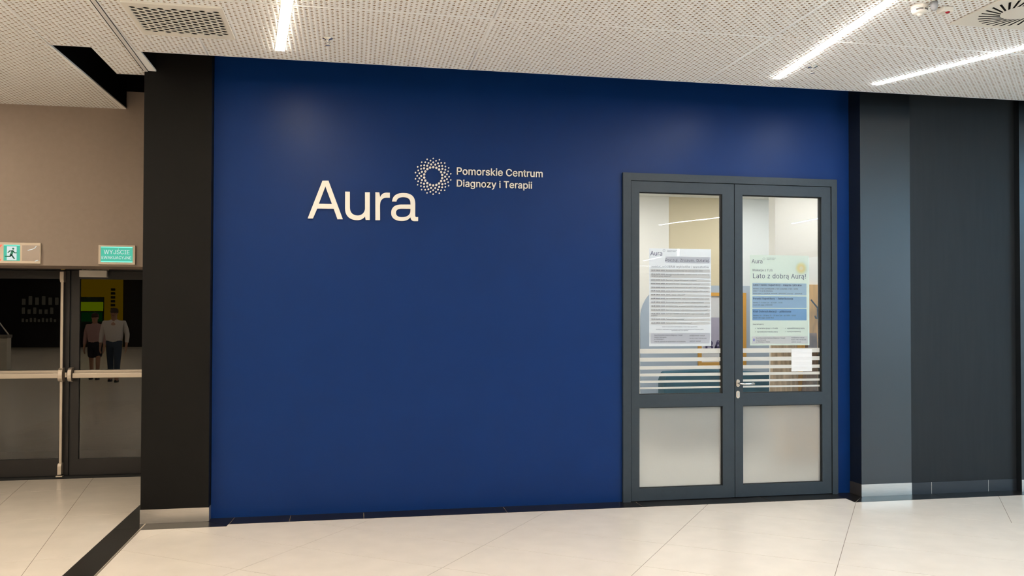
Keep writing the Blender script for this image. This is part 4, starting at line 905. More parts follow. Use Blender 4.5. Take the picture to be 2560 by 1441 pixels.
ROWS = [(398, '21.05 / 17:00-18:00', '„Pozostaję przy prokrastynuję, czyli o prokrastynacji w ADHD”', 915),
        (446, '03.06 / 16:30-18:00', '„Nie musisz leczyć wielu zamków – co możesz wiedzieć, zanim zapiszesz się', 990),
        (522, '10.06 / 15:30-16:30', '„Złap focus – warsztat dla licealistek i licealistów”', 832),
        (568, '16.06 / 16:00-17:30', '„Nie ogarniam tej złości – warsztat dla dzieci i nastolatków”', 878),
        (616, '28.06 / 10:00-11:30', '„Twój vision bot. Sztuka planowania: jak zadbać o siebie, po swoich zasadach”', 990),
        (662, '03.07 / 16:30-18:00', '„Jak żyć, gdy głowa nie zwalnia? Jak rozpoznać wypalenie w ADHD i nie tylko”', 985),
        (712, '10.07 / 17:00-18:00', '„ADHD a relacje z jedzeniem”', 678),
        (760, '16.07 / 18:00-19:00', '„Gdy żal przestaje mieszkać. Trudna rozmowa o przewlekłym napięciu rodzica”', 992),
        (808, '22.07 / 17:00-18:15', '„Porozmawiajmy, bez presji, czyli o lepszych strategiach przetrwania”', 925),
        (858, '31.07 / 18:30-20:00', '„Autoregulacja rodziny. Jak budować rutynę, która działa, na lata przy ADHD”', 975),
        (908, '14.08 / 16:30-18:00', '„Mama i tato na pokładzie. Rodzice podtrzymane w swoich a uporze działań”', 975),
        (956, '25.08 / 17:00-18:30', '„Czy to tylko nastolatek czy już? Jak pomóc, będąc z nim wszędzie, szybkie', 988),
        (1027, '01.09 / 16:00-19:00', '„Trening mocy samopoznania”', 670),
        (1076, '15.09 / 17:00-18:00', '„Trening wyciszenia: szukaj tej spokojnej mocy?”', 768)]
for bz, a, b, xe in ROWS:
    lt(a, 248, 418, bz, M_ink, off=0.006); lt(b, 428, xe, bz, M_inkgrey)
lt('terapii lub grupy wsparcia?”', 250, 505, 470, M_inkgrey); lt('z ADHD?”', 245, 330, 980, M_inkgrey)
lt('Udział w wydarzeniach jest bezpłatny. Liczba miejsc ograniczona.', 385, 842, 1124, M_inkgrey)
lt('Wykładom i warsztatom jest towarzyszy opieka psychologiczna oraz fachowa opinia', 305, 918, 1158, M_inkgrey)
lt('specjalisty oraz lub zapisów.', 505, 722, 1173, M_inkgrey)
lt('Aura Pomorskie Centrum Diagnozy i Terapii', 285, 645, 1234, M_ink); lt('Galeria Metropolia', 285, 437, 1260, M_inkgrey)
lt('ul. Kilińskiego 4', 285, 410, 1285, M_inkgrey); lt('Lista do zapisania w wydarzeniach na Facebooku', 285, 685, 1316, M_inkgrey)
lt('aura@centrum-aura.pl', 738, 935, 1240, M_inkgrey); lt('58 301 2780 | 798 586 885', 738, 958, 1276, M_inkgrey); lt('centrum-aura.pl', 738, 882, 1312, M_inkgrey)
tag(ps, 'white workshop timetable poster headed "Poczuj. Zrozum. Działaj." on the left pane', 'poster')

pr_ = empty('poster', (3.91, YP, 1.38))
QX, QW, QZ, QH = 3.614, 0.594, 1.381, 0.834
MB().box(QX, QX + QW, YP, YP + 0.0005, QZ, QZ + QH).build('sheet', M_papergreen, pr_)
def rx(v): return QX + (v - 188) / 820 * QW
def rz(v): return QZ + QH - (v - 100) / 1248 * QH
def rt(body, x0, x1, base, m=M_ink, nm='text_line', off=0.0, res=1, serif=False):
    text(nm, body, rx(x0), rz(base), rx(x1) - rx(x0), m, pr_, YP - 0.0010, res=res, offset=off, depth=0.0002, serif=serif)
def disc(cx, cz, r, m, nm, y): MB().prism([(rx(cx) + r * math.cos(2 * PI * j / 32), rz(cz) + r * math.sin(2 * PI * j / 32)) for j in range(32)], y - 0.0002, y, 'y').build(nm, m, pr_)
for k, r in enumerate((0.062, 0.055, 0.048, 0.041, 0.034, 0.026)):
    f_ = k / 5
    disc(895, 275, r, paper('sun_print_%d' % k, (0.90 + 0.09 * f_, 0.93 - 0.005 * f_, 0.89 - 0.22 * f_ + 0.08 * (k == 5))), 'sun_ring', YP - 0.0001 * (k + 1))
disc(897, 275, 0.017, M_sun2, 'sun_core', YP - 0.0008)
for z0, z1, m in ((488, 652, M_pb1), (670, 830, M_pb2), (843, 1003, M_pb3)):
    MB().prism(rrect(rx(220), rx(970), rz(z1), rz(z0), 0.006, 4), YP - 0.0004, YP, 'y').build('blue_card', m, pr_)
MB().prism(rrect(rx(215), rx(985), rz(1325), rz(1222), 0.008, 4), YP - 0.0004, YP, 'y').build('address_card', M_paperw, pr_)
rt('Aura', 212, 358, 215, M_inkgrey, 'headline', res=3)
gg = MB()
for q in range(18):
    t = 2 * PI * q / 18
    for R in (13, 18): gg.prism([(rx(380 + R * math.cos(t)) + 0.001 * math.cos(2 * PI * j / 6), rz(152 - R * math.sin(t)) + 0.001 * math.sin(2 * PI * j / 6)) for j in range(6)], YP - 0.0008, YP - 0.0004, 'y')
gg.build('logo_ring', M_inkgrey, pr_)
rt('Pomorskie Centrum', 418, 540, 146, M_inkgrey); rt('Diagnozy i Terapii', 418, 525, 164, M_inkgrey)
rt('Wakacje z TUS', 220, 497, 325, M_inkgrey, 'headline', res=3)
rt('Lato z dobrą Aurą!', 226, 962, 420, M_ink, 'headline', off=-0.004, serif=True)
rt('Letni Trening SuperMocy - zajęcia cykliczne', 232, 900, 524, M_ink, off=0.008, serif=True)
rt('terminy: 18 lat | poniedziałek 17:00 | czwartek 17:30 - 18:30', 232, 848, 573, M_inkgrey)
rt('dzieci 7-11 lat dla młodzieży', 232, 500, 604, M_inkgrey); rt('koszt dzieci 1 560 PLN, warsztat 1 890 PLN | 2 turnus - 1070 PLN', 232, 905, 640, M_inkgrey)
rt('Poranki SuperMocy - ćwierćkolonie', 230, 780, 714, M_ink, off=0.008, serif=True)
rt('terminy: 7-11 lipca | pn - pt | 8:30 - 12:30', 230, 632, 765, M_inkgrey); rt('koszt 10h zajęć: 1000 PLN', 230, 492, 798, M_inkgrey)
rt('Klub Dobrych Relacji - półkolonie', 232, 752, 892, M_ink, off=0.008, serif=True)
rt('terminy: 14 - 18 lipca; 21 - 25 lipca | pn - pt | 8:00 - 15:00', 232, 818, 942, M_inkgrey); rt('koszt 10h zajęć: 1405 PLN', 232, 510, 976, M_inkgrey)
rt('Gwarantujemy:', 226, 376, 1064, M_inkgrey)
rt('✓  kameralne grupy 6-8 osób', 254, 568, 1120, M_inkgrey); rt('✓  wykwalifikowaną kadrę', 668, 938, 1120, M_inkgrey)
rt('✓  sprawdzone metody pracy', 254, 568, 1168, M_inkgrey); rt('✓  rozwój kompetencji', 668, 886, 1166, M_inkgrey)
rt('Aura Pomorskie Centrum Diagnozy i Terapii', 268, 668, 1254, M_inkgrey); rt('Galeria Metropolia', 268, 405, 1280, M_inkgrey); rt('ul. Kilińskiego 4, Gdańsk', 268, 460, 1306, M_inkgrey)
rt('aura@centrum-aura.pl', 755, 935, 1248, M_inkgrey); rt('58 301 2780 | 798 586 885', 755, 962, 1278, M_inkgrey); rt('centrum-aura.pl', 755, 888, 1308, M_inkgrey)
outline('map_pin', [[(rx(240) + 0.009 * math.cos(t), rz(1268) + 0.009 * math.sin(t)) for t in [math.radians(-40 + 13 * k) for k in range(21)]] + [(rx(240), rz(1296))],
                    [(rx(240) + 0.0045 * math.cos(2 * PI * k / 12), rz(1268) + 0.0045 * math.sin(2 * PI * k / 12)) for k in range(12)]], mat('pin_ink', '5f63c4', rough=0.7), pr_, YP - 0.0010, YP - 0.0005)
tag(pr_, 'pale green summer camp poster "Lato z dobrą Aurą!" on the right pane', 'poster')

g = MB()
N = 14
pts = []
for k in range(N + 1):
    z = 1.139 + 0.207 * k / N
    pts.append((0.0068 + 0.0016 * math.sin(k * 1.9), z))
for k in range(N):
    (ya, za), (yb_, zb) = pts[k], pts[k + 1]
    i = len(g.v)
    g.v += [(4.017, ya, za), (4.225, ya, za), (4.225, yb_, zb), (4.017, yb_, zb), (4.017, ya + .0004, za), (4.225, ya + .0004, za), (4.225, yb_ + .0004, zb), (4.017, yb_ + .0004, zb)]
    g.f += [[i, i + 1, i + 2, i + 3], [i + 7, i + 6, i + 5, i + 4], [i, i + 4, i + 5, i + 1], [i + 3, i + 2, i + 6, i + 7]]
t = g.build('paper_note', M_note, None, (4.12, 0.007, 1.14)); tag(t, 'small blank white paper note taped below the pale green poster', 'note')

# ================================================================== ROOM BEHIND THE DOOR
g = MB().box(2.0, 6.6, 0.12, 3.6, -0.06, 0.0); struct(g.build('floor_inner', M_inner), 'pale floor of the lit room behind the glass door', 'floor')
g = MB().box(2.0, 6.6, 0.12, 3.6, 3.225, 3.30); struct(g.build('ceiling_inner', M_whitewall), 'white ceiling of the lit room behind the glass door', 'ceiling')
g = MB().box(2.0, 6.6, 3.45, 3.60, 0, 3.225); struct(g.build('wall_inner_back', M_beige), 'beige back wall of the lit room', 'wall')
g = MB().box(1.9, 2.0, 0.12, 3.6, -0.06, 3.3).box(2.0, 6.6, 0.12, 0.125, 2.93, 3.3); struct(g.build('wall_inner_left', M_whitewall), 'white side wall of the lit room on the left', 'wall')
g = MB().box(6.6, 6.7, 0.12, 3.6, -0.06, 3.3); struct(g.build('wall_inner_right', M_whitewall), 'white side wall of the lit room on the right', 'wall')
t = MB().box(2.9, 4.14, 3.42, 3.4495, 0.0, 3.224).build('wall_overlay', M_whitewall, None, (3.5, 3.43, 0)); tag(t, 'white pilaster on the back wall left of the beige strip', 'overlay')  # whiter slab laid over the beige back wall
t = MB().box(5.05, 6.59, 3.42, 3.4495, 0.0, 3.224).build('wall_overlay', mat('cool_white_wall', 'd9dedf', rough=0.8), None, (5.8, 3.43, 0)); tag(t, 'cool white pilaster on the back wall right of the beige strip', 'overlay')  # cooler white slab laid over the beige back wall
t = MB().box(4.70, 6.598, 1.60, 1.75, 0.0, 3.224).build('partition_wall', M_whitewall, None, (5.6, 1.67, 0)); tag(t, 'white partition inside the room behind the right pane', 'partition')
pl = [(3.74, 0.001), (3.74, 1.62)]
for k in range(1, 13):
    a = PI - (PI / 2) * k / 12
    pl.append((4.17 + 0.43 * math.cos(a), 1.62 + 0.43 * math.sin(a)))
pl += [(6.5, 2.05), (6.5, 0.001)]
t = MB().prism(pl, 3.395, 3.4195, 'y').build('round_cornered_panel', M_paleblue, None, (5.1, 3.4, 0)); tag(t, 'pale blue wall panel with a rounded corner behind the sofa', 'wall panel')
# framed print
fp = empty('framed_print', (4.87, 3.38, 0.98))
x0, x1, z0, z1 = 4.53, 5.21, 0.985, 1.955
g = MB().box(x0, x0 + .045, 3.365, 3.394, z0, z1).box(x1 - .045, x1, 3.365, 3.394, z0, z1).box(x0 + .045, x1 - .045, 3.365, 3.394, z0, z0 + .045).box(x0 + .045, x1 - .045, 3.365, 3.394, z1 - .045, z1)
g.build('frame', M_gold, fp)
MB().box(x0 + .045, x1 - .045, 3.385, 3.390, z0 + .045, z1 - .045).build('white_print', M_paperw, fp)
MB().box(x0 + .075, x1 - .075, 3.383, 3.3845, z0 + .17, z0 + .64).build('lilac_field', mat('lilac_ink', 'a9a4b8', rough=0.8), fp)
MB().prism([(4.985 + .13 * math.cos(t), 1.66 + .10 * math.sin(t)) for t in [2 * PI * k / 20 for k in range(20)]], 3.380, 3.3825, 'y').build('red_shape', mat('red_ink', 'b8564a', rough=0.8), fp)
text('print_lettering', 'BAV', 4.635, 1.185, 0.38, mat('violet_ink', '38315a', rough=0.8), fp, 3.3815, height=0.13, offset=0.02)
g = MB()
for k in range(26): g.box(4.615 + k * 0.0205, 4.615 + k * 0.0205 + (0.012 if k % 5 else 0.006), 3.383, 3.3845, z0 + .075, z0 + .115)
g.build('small_print', MATS['violet_ink'], fp)
tag(fp, 'gold framed print with large letters on the back wall', 'picture')
# oak board with hooks
t = empty('coat_rack', (5.5, 1.58, 0))
xs = [4.705, 5.02, 5.335, 5.65, 5.965, 6.28]
for a, b in zip(xs[:-1], xs[1:]): MB().box(a + .001, b - .001, 1.575, 1.5995, 0.02, 2.005).build('oak_board', M_oak, t)
M_hook = mat('black_hook', '151515', rough=0.4)
def hook(x, z, s=1.0):
    MB().tube([(x - .10 * s, 1.50, z + .13), (x, 1.535, z + .04), (x + .02, 1.57, z + .03), (x + .022, 1.575, z - .03), (x + .005, 1.55, z - .075), (x - .03, 1.52, z - .075), (x - .05, 1.505, z - .05)], 0.0085, 8).build('hook', M_hook, t)
for x, z in ((5.18, 1.70), (5.40, 1.70), (5.62, 1.70), (5.20, 1.14), (5.42, 1.14), (4.86, 1.70), (4.80, 1.32)): hook(x, z)
tag(t, 'light oak coat board with black hooks behind the right pane', 'coat rack')
# hanging coat
def cloth(name, cx, y, z0, z1, w0, w1, dp, m, label, folds, ph, loc):
    nu, nv = 40, 24; g = MB()
    for j in range(nv + 1):
        v = j / nv; z = z1 + (z0 - z1) * v
        wd = w0 + (w1 - w0) * v ** 0.7; d = dp * (0.55 + 0.45 * v)
        for i in range(nu):
            t = 2 * PI * i / nu
            rf = 1 + 0.13 * v * math.sin(folds * t + ph)
            g.v.append((cx + wd / 2 * math.cos(t) * rf + 0.015 * math.sin(3 * v + ph), y + d / 2 * math.sin(t) * rf, z + 0.012 * math.sin(5 * t) * v))
    for j in range(nv):
        for i in range(nu):
            k = (i + 1) % nu
            g.f.append([j * nu + i, j * nu + k, (j + 1) * nu + k, (j + 1) * nu + i])
    g.f.append(list(range(nu))); g.f.append(list(range(nv * nu + nu - 1, nv * nu - 1, -1)))
    o = g.build(name, m, None, loc, smooth=True); tag(o, label, 'coat', 'coats on the oak board'); return o
cloth('hanging_coat', 4.685, 1.40, 0.45, 1.42, 0.31, 0.33, 0.13, M_coat, 'beige plaid coat hanging on the oak board', 9, 0.4, (4.685, 1.40, 0.45))
cloth('hanging_coat', 5.02, 1.42, 0.50, 1.46, 0.12, 0.20, 0.12, M_coat2, 'brown jacket hanging beside the beige plaid coat', 8, 1.7, (4.97, 1.45, 0.5))
# sofa
sf = empty('sofa', (4.5, 2.9, 0))
nb = 24; pts = []
x0, x1 = 3.72, 5.60
for k in range(nb + 1):
    u = k / nb; pts.append((x0 + 0.05 + (x1 - x0 - 0.1) * u, 0.955 + 0.03 * math.sin(u * PI * 1.5 + 0.2) * (1 - 0.3 * u)))
prof = [(x0 + 0.02, 0.25), (x1 - 0.02, 0.25), (x1 - 0.01, 0.85)] + pts[::-1] + [(x0 + 0.01, 0.86)]
MB().prism(prof, 2.52, 2.74, 'y').build('backrest', M_teal, sf, bevel=0.015, seg=2)
MB().box(x0 + .14, (x0 + x1) / 2 - .004, 2.742, 3.32, 0.30, 0.46).build('seat_cushion', M_teal, sf, bevel=0.03, seg=3)
MB().box((x0 + x1) / 2 + .004, x1 - .14, 2.742, 3.32, 0.30, 0.46).build('seat_cushion', M_teal, sf, bevel=0.03, seg=3)
for a, b in ((x0, x0 + .138), (x1 - .138, x1)): MB().box(a, b, 2.745, 3.33, 0.14, 0.62).build('armrest', M_teal, sf, bevel=0.03, seg=3)
MB().box(x0 + .14, x1 - .14, 2.742, 3.30, 0.14, 0.298).build('base', M_teal, sf, bevel=0.01)
for a in (x0 + .07, x1 - .07):
    for b in (2.60, 3.24): MB().tube([(a, b, 0.0), (a, b, 0.26 if b < 2.7 else 0.15)], [0.014, 0.022], 10).build('leg', M_hook, sf)
tag(sf, 'teal velvet sofa in the lit room behind the door', 'sofa')
for x in (3.3, 5.2):
    for y in (0.75, 2.4):
        t = empty('ceiling_panel_lamp', (x, y, 3.224))
        MB().box(x - .3, x + .3, y - .3, y + .3, 3.216, 3.2245).build('frame', M_white, t)
        MB().box(x - .28, x + .28, y - .28, y + .28, 3.211, 3.2155).build('diffuser', M_roomlamp, t)
        tag(t, 'square ceiling lamp of the lit room, above the door glass', 'ceiling light', 'lamps of the lit room')

# ================================================================== EXIT PASSAGE
g = MB().box(-4.6, -1.5, 1.30, 1.90, 2.1055, 3.765); we = g.build('wall_exit', M_greywall); struct(we, 'taupe wall above the dark exit doors', 'wall')
g = MB().box(-4.7, -4.6, 0.0, 4.0, 0, 4.25); struct(g.build('wall_passage_left', M_greywall), 'taupe side wall of the exit passage', 'wall')
g = MB().box(-1.55, -1.104, 0.49, 2.4, 0, 4.25); struct(g.build('wall_passage_right', M_black), 'black side wall of the exit passage behind the column', 'wall')
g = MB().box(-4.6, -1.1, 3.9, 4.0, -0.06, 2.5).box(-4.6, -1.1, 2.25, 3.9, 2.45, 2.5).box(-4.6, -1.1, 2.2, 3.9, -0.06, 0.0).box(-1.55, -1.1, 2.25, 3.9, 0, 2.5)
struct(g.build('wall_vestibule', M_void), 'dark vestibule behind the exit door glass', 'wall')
d2 = empty('door_2', (-2.8, 2.06, 0)); struct(d2, 'dark double exit door with glass panes and panic bars', 'door')
g = MB().box(-4.0, -1.55, 2.035, 2.14, 2.099, 2.30).box(-4.0, -3.80, 2.035, 2.14, 0, 2.099).box(-1.76, -1.55, 2.035, 2.14, 0, 2.099).box(-4.6, -4.0, 2.035, 2.14, 0, 2.30)
g.box(-4.6, -1.55, 1.9, 2.2, 2.30, 2.34)
FR = g.build('door_frame', M_exitframe, d2)
MB().box(-4.0, -1.56, 2.0, 2.14, 0.0, 0.022).build('threshold', M_seam, d2)
def xleaf(x0, x1, o0, o1, zb):
    lf = MB().box(x0, o0, 2.055, 2.11, 0.024, 2.094).box(o1, x1, 2.055, 2.11, 0.024, 2.094)
    lf.box(o0, o1, 2.055, 2.11, 0.024, zb).box(o0, o1, 2.055, 2.11, 2.011, 2.094)
    L = lf.build('door_leaf', M_exitframe, d2)
    sheet(o0 - .004, o1 + .004, 2.075, zb - .004, 2.015).build('glass_pane', M_exitglass, L)
    return L
x1l = xleaf(-3.795, -2.792, -3.70, -2.882, 0.195)
x2l = xleaf(-2.775, -1.765, -2.698, -1.86, 0.186)
MB().box(-2.791, -2.776, 2.07, 2.10, 0.024, 2.094).build('astragal', M_seam, x1l)
# panic bars
def pbar(L, xa, xb):
    MB().box(xa, xb, 1.965, 2.0, 1.012, 1.062).build('push_bar', M_alu, L, bevel=0.006)
    MB().box(xa, xb, 2.02, 2.054, 1.050, 1.088).build('bar_rail', M_alu, L, bevel=0.003)
pbar(x1l, -3.72, -2.868); pbar(x2l, -2.735, -1.80)
def latch(L, x0, x1):
    g = MB().prism([(2.0545, 0.970), (2.0, 0.972), (1.975, 0.985), (1.960, 1.010), (1.955, 1.040), (1.960, 1.070), (1.975, 1.098), (2.0, 1.112), (2.0545, 1.115)], x0, x1, 'x')
    g.build('latch_case', M_alu, L, bevel=0.004)
latch(x1l, -2.872, -2.828); latch(x2l, -2.782, -2.744)
MB().box(-2.815, -2.797, 2.0, 2.0545, 1.018, 1.066).build('strike', M_alu, x1l, bevel=0.003)
MB().box(-2.862, -2.836, 2.0, 2.022, 0.10, 2.03).build('vertical_rod', M_alu, x1l, bevel=0.004)
MB().prism([(2.0545, 1.975), (2.0, 1.975), (1.985, 2.0), (1.985, 2.085), (2.0545, 2.09)], -2.868, -2.83, 'x').build('rod_cap', M_alu, x1l, bevel=0.004)
MB().prism([(2.0545, 0.155), (2.0, 0.155), (1.985, 0.13), (1.985, 0.045), (2.0545, 0.04)], -2.872, -2.834, 'x').build('rod_cap', M_alu, x1l, bevel=0.004)
MB().box(-2.866, -2.828, 2.012, 2.034, 2.100, 2.126).build('top_keeper', mat('brass', 'a08a55', rough=0.4, metal=0.7), FR, bevel=0.002)
MB().box(-2.885, -2.825, 1.985, 2.03, 0.0225, 0.033).build('floor_keeper', M_alu, d2)
MB().box(-2.69, -2.428, 1.995, 2.054, 2.030, 2.100).build('door_closer', M_white, x2l, bevel=0.004)
MB().box(-2.672, -2.416, 2.018, 2.0345, 2.101, 2.140).build('closer_plate', mat('smeared_plate', 'a89a8c', rough=0.5, noise=0.5, nscale=22), FR, bevel=0.001)

# exit signs
M_signcase = mat('sign_case', 'd9c8b4', rough=0.5)
M_greenlit = emat('lit_green', lin('5fcfb0'), 0.85)
M_greenlit2 = emat('lit_green_bright', lin('8fffe6'), 1.1)
M_signwhite = emat('lit_white', (0.86, 0.96, 0.93), 0.85)
M_greenman = mat('green_print', '2f8a72', rough=0.5)
M_redglow = emat('red_reflection_glow', (1, 0.12, 0.08), 1.6)
YS = 1.277
s1 = empty('exit_sign', (-3.1, YS, 2.12))
MB().box(-3.52, -2.8145, YS, 1.2995, 2.1215, 2.315).build('case', M_signcase, s1, bevel=0.004)
def s8(x, z):               # drawing units of the signs -> metres
    return (-3.1673 + x / 705 * 0.3528, 2.316 - (z - 118) / 345 * 0.1943)
def stroke(pts, wd, m, y, nm, parent):
    g = MB()
    for (a, b) in zip(pts[:-1], pts[1:]):
        a = Vector(s8(*a)); b = Vector(s8(*b)); d = (b - a).normalized(); n = Vector((-d.y, d.x)) * wd / 2
        a = a - d * wd * .3; b = b + d * wd * .3
        g.prism([tuple(a + n), tuple(a - n), tuple(b - n), tuple(b + n)], y - 0.0008, y, 'y')
    return g.build(nm, m, parent)
def rect8(x0, x1, z0, z1, y, m, nm, parent, th=0.001):
    (a, b), (c, d) = s8(x0, z1), s8(x1, z0)
    return MB().box(a, c, y - th, y, b, d).build(nm, m, parent)
rect8(80, 356, 160, 420, YS - 0.0005, M_greenlit, 'green_panel', s1)
rect8(82, 354, 160, 172, YS - 0.0017, M_greenlit2, 'lit_edge', s1)
rect8(136, 300, 184, 412, YS - 0.0017, M_signwhite, 'white_doorway', s1)
man = empty('running_figure', (0, 0, 0)); man.parent = s1
yy = YS - 0.003
cx, cz = s8(243, 223)
g = MB().prism([(cx + .0095 * math.cos(2 * PI * k / 16), cz + .0095 * math.sin(2 * PI * k / 16)) for k in range(16)], yy - .0008, yy, 'y')
for pts_, wd in (([(235, 262), (206, 328)], 0.021), ([(232, 258), (182, 262), (156, 288)], 0.009), ([(246, 266), (268, 290), (300, 290)], 0.009),
                 ([(212, 322), (192, 349), (110, 351)], 0.011), ([(220, 325), (240, 358), (262, 384)], 0.012)):
    for (a, b) in zip(pts_[:-1], pts_[1:]):
        a = Vector(s8(*a)); b = Vector(s8(*b)); d = (b - a).normalized(); n = Vector((-d.y, d.x)) * wd / 2
        a = a - d * wd * .35; b = b + d * wd * .35
        g.prism([tuple(a + n), tuple(a - n), tuple(b - n), tuple(b + n)], yy - 0.0008, yy, 'y')
bpy.data.objects.remove(man, do_unlink=True)
g.build('running_figure', M_greenman, s1)
rect8(390, 690, 165, 420, YS - 0.0005, mat('clear_cover', 'b5a598', rough=0.12, spec=0.7), 'blank_cover', s1)
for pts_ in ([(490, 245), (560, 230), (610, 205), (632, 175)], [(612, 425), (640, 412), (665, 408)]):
    stroke(pts_, 0.005, M_signwhite, YS - 0.002, 'painted_glint', s1)  # highlights on the clear cover drawn as glowing strokes
stroke([(-5, 215), (20, 190), (42, 165)], 0.010, M_redglow, YS - 0.001, 'red_reflection', s1)  # reflection of an LED sign drawn as glowing red strokes
stroke([(-5, 370), (15, 395), (30, 415)], 0.010, M_redglow, YS - 0.001, 'red_reflection', s1)
stroke([(-12, 285), (4, 298)], 0.010, mat('green_led', '59c07a', rough=0.4), YS - 0.001, 'green_lamp', s1)
tag(s1, 'lit emergency sign with a green running figure, left above the exit door', 'exit sign')
s2 = empty('exit_sign', (-2.154, YS, 2.12))
MB().box(-2.317, -1.992, YS, 1.2995, 2.1215, 2.3045).build('case', M_signcase, s2, bevel=0.004)
MB().box(-2.2955, -2.0145, YS - 0.0015, YS - 0.0002, 2.1425, 2.2895).build('green_panel', M_greenlit, s2)
MB().box(-2.2935, -2.0165, YS - 0.0025, YS - 0.0016, 2.281, 2.2885).build('lit_edge', M_greenlit2, s2)
MB().box(-2.2935, -2.0165, YS - 0.0025, YS - 0.0016, 2.1435, 2.153).build('lit_edge', M_greenlit2, s2)
text('lettering', 'WYJŚCIE', -2.268, 2.2205, 0.2265, M_signwhite, s2, YS - 0.003, offset=0.0, height=0.0395)
text('lettering', 'EWAKUACYJNE', -2.2865, 2.1735, 0.2605, M_signwhite, s2, YS - 0.003, offset=0.0, height=0.0265)
tag(s2, 'lit green "WYJŚCIE EWAKUACYJNE" sign above the right exit door leaf', 'exit sign')

# ================================================================== FAR SIDE OF THE HALL (seen mirrored in the exit doors)
g = MB().box(-18, 14, -33.6, -33.4, 0, 4.25); struct(g.build('wall_back', mat('dark_shopfront', '1c1a18', rough=0.6)), 'dark shopfront wall on the far side of the hall', 'wall')
g = MB().box(-18.1, -18, -33.5, 0.1, 0, 4.25); struct(g.build('wall_left', mat('hall_wall_left', '8a7d70', rough=0.7)), 'taupe wall on the left side of the hall', 'wall')
g = MB().box(14, 14.1, -33.5, 0.1, 0, 4.25); struct(g.build('wall_right', mat('hall_wall_right', '9a948c', rough=0.7)), 'grey wall on the right side of the hall', 'wall')
t = empty('cool_glow_panel', (13.9, -12.5, 0))  # unseen glowing panel added for cool light and sheen on the right column
MB().box(13.93, 13.99, -17.0, -8.0, 0.5, 3.4).build('glow_pane', emat('added_cool_glow', (0.62, 0.83, 1.0), 3.5), t)
for y in (-17.0, -14.0, -11.0, -8.0): MB().box(13.88, 13.99, y - .04, y + .04, 0.4, 3.5).build('mullion', M_seam, t)
MB().box(13.88, 13.99, -17.04, -7.96, 0.4, 0.5).build('sill', M_seam, t)
tag(t, 'large cool glowing panel added on the right wall of the hall', 'light panel')
# yellow portal with a lit screen
M_yel = emat('lit_yellow', lin('e8b400'), 0.55)
t = empty('yellow_portal', (-11.6, -33.3, 0))
MB().box(-11.75, -10.95, -33.395, -33.15, 0.0, 3.60).build('pillar', M_yel, t)
MB().box(-12.9, -11.76, -33.395, -33.2, 2.45, 3.60).build('header', M_yel, t)
MB().box(-12.95, -11.76, -33.395, -33.25, 0.9, 2.44).build('dark_screen', mat('dark_screen', '0a2a12', rough=0.3), t)
MB().box(-12.85, -11.82, -33.25, -33.22, 1.76, 2.20).build('lit_sign', emat('lit_lime', lin('b4d000'), 1.2), t)
MB().box(-12.80, -11.85, -33.25, -33.23, 1.25, 1.70).build('green_sign', emat('lit_darkgreen', lin('0c4a1c'), 1.2), t)
for k in range(6):
    MB().box(-11.45, -11.25, -33.15, -33.135, 2.75 - k * 0.19, 2.87 - k * 0.19).build('dark_mark', M_hook, t)
tag(t, 'yellow shop portal with a green sign, mirrored in the right exit pane', 'shopfront')
t = empty('window_display', (-14.6, -33.3, 0))
M_pale = emat('lit_pale', (0.9, 0.75, 0.5), 0.16)
for z, h_, n, s_ in ((2.05, 0.42, 6, 0.28), (1.62, 0.30, 6, 0.24), (1.22, 0.2, 9, 0.17)):
    for k in range(n):
        MB().box(-15.5 + k * s_ * 1.05, -15.5 + k * s_ * 1.05 + s_ * .55, -33.395, -33.36, z, z + h_ * random.choice((0.7, 0.85, 1.0))).build('pale_panel', M_pale, t)
MB().box(-15.8, -13.4, -33.395, -33.38, 0.2, 3.2).build('backing', M_hook, t)
tag(t, 'dark shop window with rows of pale panels, mirrored in the left exit pane', 'shopfront')
t = empty('kiosk', (-10.4, -16.2, 0))
MB().box(-11.3, -9.84, -16.2, -15.88, 0.0, 0.93).build('counter', mat('kiosk_white', 'd8d2c4', rough=0.4), t, bevel=0.01)
MB().box(-11.3, -9.82, -16.22, -15.86, 0.93, 1.02).build('worktop', mat('kiosk_top', '8d867c', rough=0.3), t, bevel=0.005)
M_scr = mat('kiosk_screen', '22283a', rough=0.15)
MB().prism([(-11.2, 1.03), (-9.88, 1.03), (-10.25, 1.55), (-11.2, 1.55)], -16.1, -16.05, 'y').build('screen', M_scr, t)
MB().tube([(-11.2, -16.04, 1.56), (-10.24, -16.04, 1.56), (-9.86, -16.04, 1.03)], 0.018, 6).build('screen_frame', M_letter, t)
tag(t, 'white kiosk with a dark sloping screen, mirrored in the left exit pane', 'kiosk')

# people
def skin(name, verts, edges, radii, m, parent, root=0, sub=2):
    me = bpy.data.meshes.new(name); me.from_pydata(verts, edges, [])
    o = bpy.data.objects.new(name, me); COL.objects.link(o)
    md = o.modifiers.new('s', 'SKIN'); md.use_smooth_shade = True
    lay = me.skin_vertices[0].data
    for i, r in enumerate(radii):
        lay[i].radius = r if isinstance(r, tuple) else (r, r)
        lay[i].use_root = (i == root)
    sb = o.modifiers.new('b', 'SUBSURF'); sb.levels = sub; sb.render_levels = sub
    dg = bpy.context.evaluated_depsgraph_get(); dg.update()
    me2 = bpy.data.meshes.new_from_object(o.evaluated_get(dg))
    bpy.data.objects.remove(o, do_unlink=True)
    me2.name = name; me2.materials.clear()
    for p in me2.polygons: p.use_smooth = True
    return meshobj(name, me2, m, parent)

